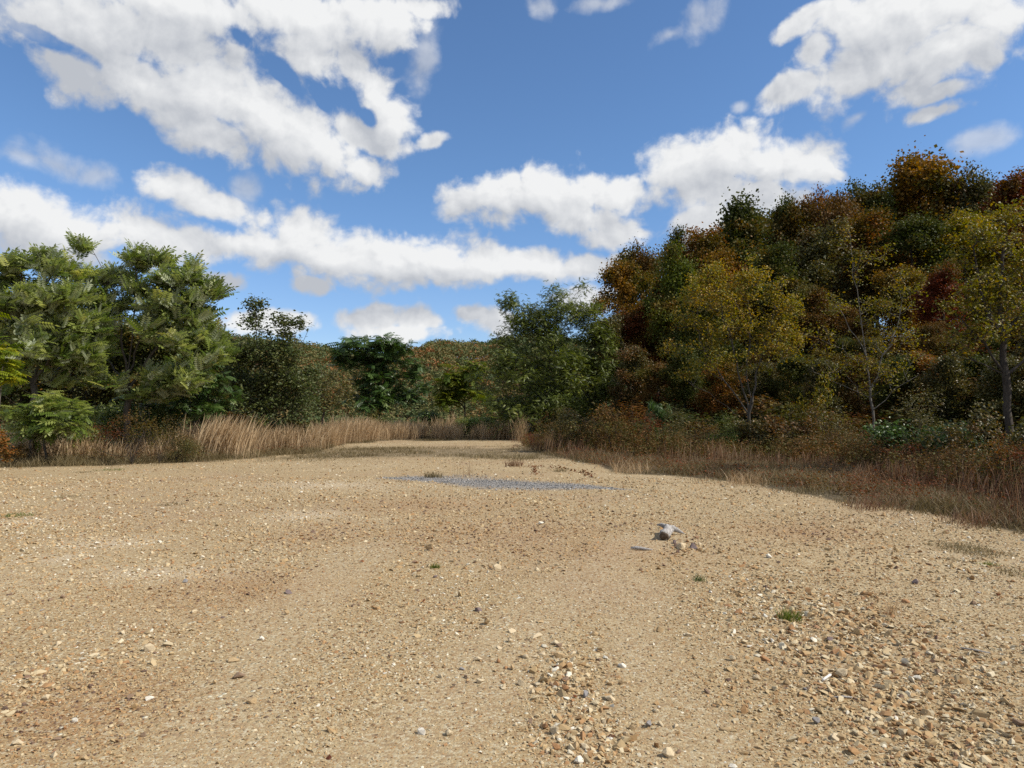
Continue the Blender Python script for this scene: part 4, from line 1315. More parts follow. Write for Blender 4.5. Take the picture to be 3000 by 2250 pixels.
for a in [
 # left, in front of the pale grass
 ('weedy', 390, 21.6, 1190, 95, 'brown', 'dark red-brown weed bush standing in front of the pale grass on the left'),
 ('weedy', 300, 21.9, 1225, 60, 'maroon', 'reddish weed bush left of the dark red-brown weed bush'),
 ('fine', 520, 22.6, 1215, 70, 'olive', 'olive weed bush between the dark red-brown bush and the tall pale plume grass'),
 ('weedy', 470, 22.0, 1240, 60, 'brown', 'low brown weed bush right of the dark red-brown weed bush'),
 ('leafy', 230, 23.6, 1215, 70, 'fresh', 'small green bush behind the pale grass near the left border'),
 ('open', 60, 20.9, 1290, 50, 'brown', 'thin brown weed bush in the pale grass near the left border'),
 ('leafy', 700, 27.5, 1180, 80, 'olive', 'olive bush behind the tall pale plume grass'),
 ('leafy', 820, 29.0, 1185, 80, 'olive', 'olive bush at the foot of the wispy tree'),
 ('leafy', 1040, 42.0, 1195, 70, 'dark', 'dark green bush under the left side of the round dark green bush'),
 ('leafy', 1180, 42.5, 1205, 70, 'dark', 'dark green bush under the right side of the round dark green bush'),
 ('leafy', 1275, 45.0, 1175, 60, 'dark', 'dark green bush in the dip left of the lime-yellow bush'),
 ('fine', 1090, 41.5, 1190, 40, 'yellowgreen', 'yellow-green weed bush before the round dark green bush'),
 ('leafy', 1362, 42.5, 1200, 30, 'fresh', 'small fresh green bush between two stands of dry grass'),
 ('leafy', 1420, 42.5, 1190, 60, 'dark', 'dark green bush at the left foot of the feathery tree'),
 ('fine', 1500, 41.5, 1200, 60, 'locust', 'grey-green bush under the feathery tree'),
 ('fine', 1660, 35.0, 1190, 80, 'olive', 'olive bush under the right side of the feathery tree'),
 ('leafy', 300, 25.0, 1120, 90, 'fresh', 'green bush between the trunks of the two feather-leaved trees'),
 ('leafy', 450, 25.2, 1130, 90, 'dark', 'dark green bush right of the trunk of the tall feather-leaved tree'),
 ('frond', 215, 23.5, 1140, 60, 'fresh', 'feather-leaved sapling left of the trunk of the tall feather-leaved tree'),
 # right, along the shaded edge of the pad
 ('weedy', 1560, 27.5, 1262, 52, 'crimson', 'low crimson bush at the corner of the gravel by the dry grass'),
 ('weedy', 1640, 24.8, 1205, 85, 'brown', 'brown weed thicket right of the crimson bush'),
 ('fine', 1655, 26.0, 1290, 45, 'yellowgreen', 'small yellow-green weed at the foot of the brown weed thicket'),
 ('open', 1715, 25.6, 1180, 80, 'olive', 'olive-brown bush behind the brown weed thicket'),
 ('open', 1790, 25.4, 1160, 70, 'brown', 'rust-brown bush left of the small bright green sapling'),
 ('weedy', 1800, 22.5, 1215, 85, 'brown', 'brown weed thicket in front of the rust-brown bush'),
 ('frond', 1925, 28.0, 1145, 26, 'dark', 'small bright green sapling with feather-shaped leaves in the dark wood edge'),
 ('weedy', 1900, 23.2, 1200, 80, 'maroon', 'reddish brown weed thicket under the bright green sapling'),
 ('fine', 1990, 24.2, 1190, 80, 'olive', 'olive weed thicket left of the golden tree'),
 ('weedy', 2050, 21.4, 1235, 70, 'brown', 'brown weed thicket left of the golden tree trunk'),
 ('fine', 2110, 25.0, 1195, 60, 'locust', 'grey-green bush behind the golden tree trunk'),
 ('leafy', 2200, 26.0, 1175, 70, 'olive', 'olive bush right behind the golden tree trunk'),
 ('weedy', 2275, 22.0, 1225, 50, 'crimson', 'red-leaved weed bush right of the golden tree trunk'),
 ('leafy', 2330, 21.5, 1195, 80, 'olive', 'olive green bush right of the red-leaved weed bush'),
 ('open', 2370, 24.5, 1105, 60, 'yellowgreen', 'upright yellow-green bush between the golden tree and the half-bare tree'),
 ('fine', 2440, 20.2, 1200, 90, 'olive', 'wide olive bush left of the half-bare tree'),
 ('weedy', 2370, 18.0, 1270, 90, 'brown', 'brown weed thicket before the olive bushes'),
 ('weedy', 2520, 18.0, 1250, 80, 'brown', 'dark brown weed thicket in front of the half-bare tree'),
 ('leafy', 2700, 18.6, 1205, 120, 'dark', 'dense dark green bush right of the half-bare tree'),
 ('fine', 2690, 20.5, 1165, 110, 'olive', 'yellowish olive bush behind the dense dark green bush'),
 ('open', 2815, 17.6, 1185, 90, 'olive', 'tall olive bush left of the straight grey trunk'),
 ('weedy', 2640, 15.2, 1300, 90, 'maroon', 'dark red weed thicket in front of the dense dark green bush'),
 ('weedy', 2800, 14.2, 1310, 100, 'brown', 'brown weed thicket in front of the tall olive bush'),
 ('weedy', 2930, 13.2, 1290, 95, 'rust', 'rusty weed thicket under the straight grey trunk'),
 ('open', 2995, 15.2, 1200, 80, 'olive', 'olive bush right of the straight grey trunk'),
 ('weedy', 3060, 12.0, 1300, 110, 'maroon', 'dark red weed thicket at the right border'),
 ('weedy', 3200, 11.0, 1310, 130, 'brown', 'brown weed thicket outside the right border'),
 ('leafy', 3400, 13.0, 1100, 200, 'olive', 'wide olive bush well outside the right border'),
 ('open', 3650, 12.0, 1080, 220, 'rust', 'rusty bush well outside the right border'),
 ('leafy', 3900, 12.0, 1050, 240, 'forest', 'dark green bush well outside the right border'),
 ('leafy', 3150, 16.0, 1150, 130, 'olive', 'olive bush outside the right border'),
]:
    a = list(a)
    if a[1] > 1620 and a[0] != 'frond' and a[1] not in (1655, 1660):
        a[2] = float(brush_edge(a[1])) + 0.9 + 0.42 * max(0.0, a[2] - float(pad_edge(a[1])) - 2.0)
    bush(*a)
# undergrowth bushes in the shade of the wood
for k, (px, d) in enumerate([(1790, 31), (1850, 33), (1910, 34), (1980, 32), (2050, 31), (2110, 33), (2180, 30), (2250, 29), (2320, 31), (2400, 28), (2460, 27), (2540, 26), (2620, 28),
                             (2700, 25), (2760, 26), (2840, 24), (2900, 26), (2980, 23), (3060, 24), (3160, 22), (2010, 38), (2130, 40), (2250, 38), (2350, 37), (2470, 36), (2580, 36), (2690, 34), (2800, 33), (2920, 32), (3050, 30),
                             (1880, 39), (1950, 42), (2080, 45), (2200, 46), (2330, 44), (2450, 43), (2570, 43), (2690, 42), (2820, 40), (2950, 38), (3100, 37)] + [(1900 + 61 * q, 24 + (q * 7) % 9 + max(0, 8 - q)) for q in range(22)] + [(2250 + 53 * q, 33 + (q * 5) % 11) for q in range(18)]):
    gz_ = at(px, d)[2]
    top = HORIZON - (gz_ + 1.5 + 0.9 * ((k * 7) % 5) / 4 - EYE) / d * FPX
    bush(('leafy', 'open', 'fine')[k % 3], px, d, top, 2.0 / d * FPX, ('forest', 'brown', 'maroon', 'olive', 'forest', 'rust')[k % 6],
         'shaded undergrowth bush on the floor of the wood', 'undergrowth_bush', 'undergrowth bushes in the wood')


# ------------------------------------------------------------------ grasses
def blades(rng, X, Y, H, W, lean=0.25, wind=0.2, seg=4, prof=(1, .95, .85, .6, .05)):
    n = len(X)
    Z = ground_z(X, Y)
    a = rng.uniform(0, 2 * np.pi, n)
    dx = np.cos(a) * lean * rng.uniform(0.2, 1.4, n) + wind * rng.uniform(0.5, 1.3, n)
    dy = np.sin(a) * lean * rng.uniform(0.2, 1.4, n)
    fa = rng.uniform(0, np.pi, n)
    fx, fy = np.cos(fa), np.sin(fa)
    V = np.zeros((n, (seg + 1) * 2, 3))
    for k in range(seg + 1):
        t = k / seg
        bx = X + dx * H * t ** 1.8; by = Y + dy * H * t ** 1.8
        bz = Z - 0.01 + H * t * (1 - 0.18 * t * (dx * dx + dy * dy))
        w = W * prof[min(k, len(prof) - 1)] * 0.5
        V[:, 2 * k] = np.stack([bx - fx * w, by - fy * w, bz], 1)
        V[:, 2 * k + 1] = np.stack([bx + fx * w, by + fy * w, bz], 1)
    F = np.array([(2 * k, 2 * k + 1, 2 * k + 3, 2 * k + 2) for k in range(seg)])
    k = (seg + 1) * 2
    return V.reshape(-1, 3), (F[None] + (np.arange(n) * k)[:, None, None]).reshape(-1, 4), k


M_STRAW = leaf_mat('dry_straw', [(.18, .122, .064), (.30, .215, .125), (.42, .315, .19), (.51, .40, .255), (.57, .465, .31)], 0.30, 0.6, 0.25, blue=0.95)
M_REDSTRAW = leaf_mat('red_brown_straw', [(.060, .034, .022), (.115, .060, .036), (.17, .095, .055), (.22, .145, .085), (.27, .20, .125)], 0.28, 0.6, 0.25, blue=0.95)
M_MAT = leaf_mat('short_turf', [(.075, .062, .028), (.125, .10, .045), (.18, .145, .075), (.25, .205, .12), (.13, .135, .04)], 0.25, 0.6, 0.25, blue=0.95)
M_TUFT = leaf_mat('tuft_green', [(.045, .075, .014), (.075, .115, .020), (.11, .15, .026), (.16, .18, .045), (.22, .18, .07)], 0.3, 0.5, 0.3)
M_LITTERLEAF = leaf_mat('fallen_leaf', [(.06, .025, .014), (.11, .030, .018), (.16, .055, .022), (.12, .07, .03)], 0.2, 0.7, 0.2)


def edge_scatter(rng, n, px0, px1, d0, d1):
    """points d0..d1 metres behind the rim of the gravel"""
    px = rng.uniform(px0, px1, n)
    d = pad_edge(px) + rng.uniform(d0, d1, n)
    return (px - 1500) / FPX * d, d


def brush_scatter(rng, n, px0, px1, d0, d1):
    px = rng.uniform(px0, px1, n)
    d = brush_edge(px) + rng.uniform(d0, d1, n)
    return (px - 1500) / FPX * d, d


def grass_object(name, label, parts, mat, cat='grass', kind='stuff'):
    V, F, T, off = [], [], [], 0
    for (v, f, k), t in parts:
        V.append(v); F.append(f + off); T.append(np.repeat(t, k)); off += len(v)
    o = obj(name, mesh_np(name, np.concatenate(V), np.concatenate(F), {'tint': np.concatenate(T)}), mat)
    return tag(o, label, cat, kind=kind)


def clumped(rng, x, y, per, sd):
    n = len(x)
    X = np.repeat(x, per) + rng.normal(0, sd, n * per); Y = np.repeat(y, per) + rng.normal(0, sd, n * per)
    return X, Y


rg = np.random.default_rng(77)
# tall pale grass along the far rim of the pad
parts = []
x, y = edge_scatter(rg, 1500, -300, 1530, 0.6, 5.5)
back = np.interp(1500 + FPX * x / y, [-300, 950, 1150], [1.1, 1.1, 0])
y = y + back
px = 1500 + FPX * x / y
keep = (rg.uniform(0, 1, len(x)) < np.interp(px, [-300, 250, 330, 560, 700, 1500], [.9, .9, .5, .6, 1, 1]))
keep &= ~((px > 1245) & (px < 1265)) & ~((px > 1345) & (px < 1385) & (y < 44))
x, y, px = x[keep], y[keep], px[keep]
hmax = np.interp(px, [-300, 200, 500, 640, 800, 1150, 1500], [1.0, 1.05, 1.0, 1.15, 1.2, 1.35, 1.45]) * (0.62 + 0.30 * rg.uniform(0, 1, len(x)) + 0.40 * np.clip(fbm2(x, y, 1.1, 27), -.6, .8))
X, Y = clumped(rg, x, y, 22, 0.15)
H = np.repeat(hmax, 22) * rg.uniform(0.55, 1.05, len(X))
parts.append((blades(rg, X, Y, H, rg.uniform(.010, .020, len(X)), 0.36, 0.17, 4, (.6, .6, .75, 1.05, .2)), np.clip(rg.beta(2.2, 2, len(X)) + np.repeat(rg.normal(0, .16, len(x)), 22), 0, 1)))
grass_object('tall_dry_grass', 'tall pale dry grass standing along the far rim of the gravel', parts, M_STRAW)
# tall reddish straw on the shaded right rim
parts = []
x, y = brush_scatter(rg, 2300, 1540, 4600, -1.2, 3.5)
px = 1500 + FPX * x / y
lump = fbm2(x, y, 1.5, 26)
hmax = np.interp(px, [1540, 1700, 2050, 2200, 2500, 2700, 3000, 3500], [0.8, 0.95, 1.15, 0.6, 0.5, 0.75, 0.9, 0.9]) * (0.75 + 0.5 * lump) * rg.uniform(0.55, 1.15, len(x))
keep = (rg.uniform(0, 1, len(x)) < np.clip(0.25 + 1.1 * lump, 0.05, 1))
x, y, hmax = x[keep], y[keep], np.clip(hmax[keep], 0.2, 1.0)
X, Y = clumped(rg, x, y, 24, 0.17)
H = np.repeat(hmax, 24) * rg.uniform(0.5, 1.05, len(X))
ct = np.repeat(rg.normal(0, .18, len(x)) + np.interp(1500 + FPX * x / y, [1540, 2100, 2500, 2700], [.1, .12, .0, -.08]), 24)
parts.append((blades(rg, X, Y, H, rg.uniform(.007, .014, len(X)), 0.28, 0.10, 4, (.7, .7, .8, 1.0, .12)), np.clip(rg.beta(2, 2, len(X)) + ct, 0, 1)))
grass_object('reddish_dry_grass', 'reddish brown dry grass under the bushes along the right rim', parts, M_REDSTRAW)
# brown leafy weed stalks of the shaded rim
parts = []; LV = []; off = 0
x, y = brush_scatter(rg, 6200, 1530, 4600, -0.2, 4.0)
px = 1500 + FPX * x / y
lump = fbm2(x, y, 1.8, 31)
hh = np.interp(px, [1530, 1620, 1900, 2100, 2400, 2700, 3000], [0.8, 1.2, 1.2, 1.0, 0.95, 1.0, 1.05]) * (0.8 + 0.5 * lump) * rg.uniform(.6, 1.1, len(x)) * smooth(-0.8, 1.2, y - brush_edge(px)) * np.clip(0.9 + 0.7 * fbm2(x, y, 0.9, 33), .35, 1.3)
m = hh > 0.3
x, y, hh = x[m], y[m], hh[m]
v, f, k = blades(rg, x, y, hh, rg.uniform(.006, .012, len(x)), 0.20, 0.06, 3, (1, .9, .7, .4))
tip = v.reshape(len(x), k, 3)
per = 16
tt = rg.uniform(.25, 1.0, (len(x), per)) * 3
i0 = np.minimum(tt.astype(int), 2); fr = tt - i0
r_ = np.arange(len(x))[:, None]
P = (tip[r_, 2 * i0] * (1 - fr)[..., None] + tip[r_, 2 * i0 + 2] * fr[..., None]).reshape(-1, 3) + rg.normal(0, .05, (len(x) * per, 3))
lv, lf = stamp(T_SIMPLE[0], T_SIMPLE[1], rot_mats(rg, len(P), None, rg.uniform(-.9, .6, len(P))), rg.uniform(.035, .085, len(P)), P)
lt = np.repeat(np.clip(np.repeat(rg.uniform(0, 1, len(x)) * .6 + .4 * (lump[m] > .1) * rg.uniform(0, 1, len(x)), per) + rg.normal(0, .12, len(P)), 0, 1), 5)
M_WEED = leaf_mat('rim_weed_leaf', [(.070, .078, .026), (.10, .085, .032), (.125, .080, .036), (.155, .075, .034), (.19, .105, .042), (.145, .045, .026)], 0.25)
q = mesh_np('tall_weeds', np.concatenate([v, lv]), [f, lf + len(v)], {'tint': np.concatenate([np.repeat(rg.uniform(.2, .6, len(x)), k), lt])})
tag(obj('tall_weeds', q, M_WEED), 'tangle of brown and rusty leafy weed stalks along the shaded right rim', 'weeds', kind='stuff')
# low matted grass between gravel and tall growth
parts = []
n = 130000
y = rg.uniform(7.5, 47, n); x = rg.uniform(-1, 1.35, n) * (0.80 * y + 2)
g = grassiness(x, y)
px = 1500 + FPX * x / y
e = y - pad_edge(px)
wide = np.where(px > 1540, np.maximum(brush_edge(px) - pad_edge(px), 2.0), 3.0)
band = g * np.clip(1.15 - np.maximum(0, e - wide) / 3.0, 0.10, 1)
patch = smooth(-0.35, 0.35, fbm2(x, y, 0.9, 23))
keep = rg.uniform(0, 1, n) < band * (0.25 + 0.75 * patch)
x, y, g, patch = x[keep], y[keep], g[keep], patch[keep]
X, Y = clumped(rg, x, y, 7, 0.10)
H = np.repeat((0.05 + 0.17 * patch * g) * (0.8 + 0.25 * (x > 2)), 7) * rg.uniform(0.5, 1.5, len(X))
tn = np.clip(0.25 + 0.35 * rg.beta(2, 2, len(X)) + np.repeat(0.22 * fbm2(x, y, 1.4, 24), 7) + 0.3 * (rg.uniform(0, 1, len(X)) < 0.12), 0, 1)
parts.append((blades(rg, X, Y, H, rg.uniform(.008, .016, len(X)), 0.75, 0.15, 2, (1, .8, .1)), tn))
x, y = edge_scatter(rg, 900, -300, 980, -0.1, 1.7)
X, Y = clumped(rg, x, y, 18, 0.13)
parts.append((blades(rg, X, Y, np.repeat(rg.uniform(.12, .42, len(x)), 18) * rg.uniform(.5, 1.1, len(X)), rg.uniform(.008, .014, len(X)), 0.8, 0.15, 2, (1, .8, .1)), np.clip(rg.beta(3, 2, len(X)) * .8 + np.repeat(rg.normal(0, .12, len(x)), 18), 0, 1)))
grass_object('matted_grass', 'low matted olive and straw-coloured grass fringing the gravel', parts, M_MAT)
# long bent straw lying over the matted strip on the right
parts = []
px = rg.uniform(1540, 4600, 1350)
x_, y_ = (px - 1500) / FPX, None
d = pad_edge(px) + rg.uniform(0.15, 1.0, len(px)) * np.maximum(brush_edge(px) - pad_edge(px), 1.5)
x, y = (px - 1500) / FPX * d, d
keep = rg.uniform(0, 1, len(x)) < np.clip(0.4 + 0.9 * fbm2(x, y, 1.2, 36), .05, 1)
x, y = x[keep], y[keep]
X, Y = clumped(rg, x, y, 26, 0.14)
parts.append((blades(rg, X, Y, rg.uniform(.12, .40, len(X)), rg.uniform(.006, .012, len(X)), 1.15, 0.35, 3, (.8, .8, .6, .1)), np.clip(rg.beta(2.2, 2.4, len(X)) + np.repeat(rg.normal(0, .12, len(x)), 26), 0, 1)))
grass_object('bent_straw_grass', 'bent tan straw lying over the matted strip on the right', parts, leaf_mat('bent_straw', [(.10, .062, .036), (.165, .11, .064), (.24, .17, .105), (.33, .25, .16)], 0.28, blue=0.95))
# weeds with small leaves among the grass roots
x, y = edge_scatter(rg, 5200, -300, 3400, 0.5, 3.5)
px = 1500 + FPX * x / y
keep = rg.uniform(0, 1, len(x)) < np.interp(px, [-300, 300, 900, 1100, 1500, 1560, 3000], [.3, 1, .8, .15, .1, .7, .5])
x, y = x[keep], y[keep]
per = 9
T = np.repeat(np.stack([x, y, ground_z(x, y)], 1), per, 0) + np.abs(rg.normal(0, 1, (len(x) * per, 3))) * np.array((.1, .1, .16)) * np.where(rg.uniform(0, 1, (len(x) * per, 3)) < .5, 1, np.array((-1, -1, 1)))
V, F = stamp(T_SIMPLE[0], T_SIMPLE[1], rot_mats(rg, len(T)), rg.uniform(.03, .07, len(T)), T)
o = obj('low_weeds', mesh_np('low_weeds', V, F, {'tint': np.repeat(np.clip(np.repeat(rg.uniform(0, 1, len(x)), per) + rg.normal(0, .15, len(T)), 0, 1), 5)}), M_LEAF['maroon'])
tag(o, 'low reddish weeds at the feet of the grasses', 'weeds', kind='stuff')


def tuft(px, py, height, n, spread, mat, label, name='grass_tuft', lean=0.6, wind=0.1, width=0.008, tint=(2, 2), group=None, cat='grass tuft'):
    """single tuft of grass standing on the gravel"""
    x, y, z = on_pad(px, py)
    rng = np.random.default_rng(int(px * 3 + py))
    X = np.clip(rng.normal(0, spread, n), -1.5 * spread, 1.5 * spread); Y = np.clip(rng.normal(0, spread, n), -1.5 * spread, 1.5 * spread)
    v, f, k = blades(rng, x + X, y + Y, height * rng.uniform(.4, 1.1, n), np.full(n, width), lean, wind, 3, (1, .9, .6, .05))
    v = v - np.array((x, y, z))
    o = obj(name, mesh_np(name, v, f, {'tint': np.repeat(rng.beta(*tint, n), k)}), mat)
    o.location = (x, y, z)
    return tag(o, label, cat, group)


tuft(1270, 1398, 0.16, 220, 0.13, M_MAT, 'dark olive grass tuft on the left part of the grey gravel streak', tint=(1.5, 3))
tuft(1275, 1664, 0.065, 90, 0.028, M_TUFT, 'small green grass tuft alone in the middle of the gravel', width=.005)
tuft(2316, 1818, 0.11, 200, 0.045, M_TUFT, 'bright green grass tuft among the stones on the right', width=.005)
tuft(2051, 1702, 0.075, 70, 0.035, M_LEAF['dark'], 'small dark green tuft below the bleached log', width=.005)
tuft(2605, 1800, 0.15, 60, 0.05, M_STRAW, 'dry orange-brown tuft right of the bright green tuft', width=.004)
tuft(2805, 1606, 0.10, 300, 0.17, M_MAT, 'grey-olive grass mat on the gravel near the right border', lean=1.2, width=.007)
tuft(2880, 1622, 0.09, 220, 0.15, M_MAT, 'flattened grass mat right of the grey-olive mat', lean=1.4, width=.007)
tuft(2960, 1680, 0.08, 120, 0.09, M_MAT, 'small tuft below the flattened grass mats at the right border', lean=1.0, width=.006)
tuft(2780, 1640, 0.05, 60, 0.05, M_MAT, 'tiny tuft just below the grey-olive mat', lean=1.0, width=.006)
tuft(2895, 1655, 0.06, 70, 0.05, M_TUFT, 'tiny green tuft between the grass mats and the lower right tuft', lean=1.0, width=.006, tint=(3, 2))
tuft(505, 1478, 0.05, 160, 0.12, M_MAT, 'flat grey-green tuft alone on the left part of the gravel', lean=1.5, width=.008, tint=(1.5, 3))
tuft(190, 1457, 0.06, 110, 0.14, M_MAT, 'flat tuft on the gravel under the left grass, farther of two', lean=1.3, width=.008)
tuft(52, 1512, 0.08, 160, 0.14, M_TUFT, 'olive weed tuft near the left border of the gravel', lean=1.2, width=.008, tint=(2, 4))
tuft(322, 1378, 0.08, 140, 0.22, M_TUFT, 'long flat green tuft close to the left grass', lean=1.4, width=.01, tint=(2, 4))
tuft(240, 1384, 0.06, 90, 0.15, M_MAT, 'flat olive tuft left of the long flat green tuft', lean=1.4, width=.01)
tuft(1640, 1382, 0.14, 90, 0.10, M_MAT, 'small dark tuft behind the right part of the grey gravel streak', tint=(1.5, 3))
tuft(1505, 1366, 0.24, 190, 0.15, M_REDSTRAW, 'bristly brown tuft at the near end of the low grass strip', lean=0.5)
tuft(1850, 1385, 0.42, 240, 0.28, M_STRAW, 'straggly pale tuft spraying up at the right rim', lean=0.7, wind=0.25, tint=(3, 3))
tuft(2185, 1418, 0.35, 200, 0.25, M_STRAW, 'straggly straw tuft in front of the golden tree', lean=0.8, wind=0.2, tint=(2, 3))
tuft(2560, 1490, 0.30, 220, 0.25, M_REDSTRAW, 'matted brown tuft on the right rim in front of the half-bare tree', lean=0.9, wind=0.3)
tuft(2860, 1535, 0.26, 240, 0.25, M_REDSTRAW, 'matted rusty tuft on the rim near the right border', lean=0.9, wind=0.2)
for px, py, dx in ((1345, 1390, .0), (1300, 1330, .0), (1380, 1385, 0)):
    pass
tuft(1338, 1395, 0.75, 9, 0.10, M_STRAW, 'few thin upright stalks on the grey gravel streak', 'grass_stalks', lean=0.12, wind=0.0, width=.007, tint=(4, 2))
tuft(1372, 1396, 0.55, 16, 0.08, M_REDSTRAW, 'thin reddish stalks right of the olive tuft on the grey streak', 'grass_stalks', lean=0.2, wind=0.0, width=.006)
tuft(2563, 1690, 0.34, 2, 0.006, M_REDSTRAW, 'single thin dry stalk standing among the stones on the right', 'grass_stalks', lean=0.10, wind=-0.05, width=.006)

# the tall bright plume clump on the left
base = at(655, 24.6)
rng = np.random.default_rng(5)
n = 420
v, f, k = blades(rng, base[0] + rng.normal(0, .50, n), base[1] + rng.normal(0, .3, n), rng.uniform(.8, 1.6, n), rng.uniform(.012, .026, n), 0.16, 0.30, 5, (.6, .6, .7, 1.1, 1.3, .2))
o = obj('plume_grass', mesh_np('plume_grass', v - np.array(base), f, {'tint': np.repeat(np.clip(rng.beta(4, 2, n), 0, 1), k)}), M_STRAW)
o.location = base
tag(o, 'tall bright clump of feathery plume grass bending to the right on the left rim', 'grass clump')
# ------------------------------------------------------------------ single stones
def stone_mat(name, a, b, c, scale=30.0):
    t = NT(name)
    co = t.coord('Object')
    n1 = t.noise(co, scale, 5, 0.65); n2 = t.noise(co, scale * 3.5, 3, 0.6)
    col = t.ramp(t.math('MULTIPLY_ADD', n2, 0.35, t.math('MULTIPLY', n1, 0.65)), [(0.32, a), (0.5, b), (0.68, c)])
    return t.done(t.principled(col, 0.88, 0.22, t.bump(n2, 0.5, 0.004)))


M_STONE = {
 'cream': stone_mat('cream_stone', (.38, .28, .155), (.50, .40, .255), (.60, .51, .36)),
 'tan': stone_mat('tan_stone', (.29, .19, .095), (.39, .275, .145), (.47, .36, .215)),
 'rust': stone_mat('rusty_stone', (.21, .105, .05), (.33, .175, .08), (.41, .255, .125)),
 'brown': stone_mat('brown_stone', (.13, .085, .055), (.21, .14, .09), (.30, .215, .14)),
 'grey': stone_mat('grey_stone', (.14, .13, .125), (.235, .22, .21), (.33, .315, .30)),
 'purple': stone_mat('purplish_stone', (.10, .072, .066), (.155, .115, .105), (.22, .17, .155)),
 'white': stone_mat('whitish_stone', (.50, .44, .34), (.62, .57, .47), (.70, .66, .57)),
}
BLOCK = [hull_stone(700 + k, 16, 0.62 + .08 * (k % 4), 0.30) for k in range(8)]
FLAKE = [hull_stone(800 + k, 13, 0.26 + .05 * (k % 4), 0.32) for k in range(8)]


def chamfer(v, f):
    bm = bmesh.new()
    vs = [bm.verts.new(tuple(q)) for q in v]
    for t_ in f: bm.faces.new([vs[i] for i in t_])
    bmesh.ops.dissolve_limit(bm, angle_limit=math.radians(12), verts=bm.verts, edges=bm.edges)
    bmesh.ops.bevel(bm, geom=list(bm.edges), offset=0.055, segments=1, affect='EDGES')
    bmesh.ops.triangulate(bm, faces=bm.faces)
    bmesh.ops.subdivide_edges(bm, edges=[e for e in bm.edges if e.calc_length() > 0.5], cuts=1, use_grid_fill=False)
    bmesh.ops.triangulate(bm, faces=bm.faces)
    r = random.Random(len(v))
    for q in bm.verts: q.co += Vector((r.uniform(-1, 1), r.uniform(-1, 1), r.uniform(-1, 1))) * 0.022
    bm.verts.index_update()
    me = bpy.data.meshes.new('stone')
    bm.to_mesh(me); bm.free()
    me.materials.append(M_STONE['tan'])
    return me


BLOCK_ME = [chamfer(*q) for q in BLOCK]
FLAKE_ME = [chamfer(*q) for q in FLAKE]
HALF = {m.name: max(v.co.z for v in m.vertices) for m in BLOCK_ME + FLAKE_ME}


def stone(px, py, width_px, mat, label, flake=False, group=None, seed=None, cat='stone', name='stone', tilt=0.2, sink=0.22, yaw=None):
    x, y, z = on_pad(px, py)
    r = random.Random(seed if seed is not None else int(px * 11 + py))
    me = r.choice(FLAKE_ME if flake else BLOCK_ME)
    s = width_px / FPX * math.hypot(y, EYE) / 2.0
    o = bpy.data.objects.new(name, me); COL.objects.link(o)
    o.location = (x, y, z + s * HALF[me.name] * (1 - 2 * sink))
    o.rotation_euler = (r.uniform(-tilt, tilt), r.uniform(-tilt, tilt), yaw if yaw is not None else r.uniform(0, 6.28))
    o.scale = (s, s * r.uniform(.75, 1.0), s)
    o.material_slots[0].link = 'OBJECT'; o.material_slots[0].material = M_STONE[mat]
    return tag(o, label, cat, group)


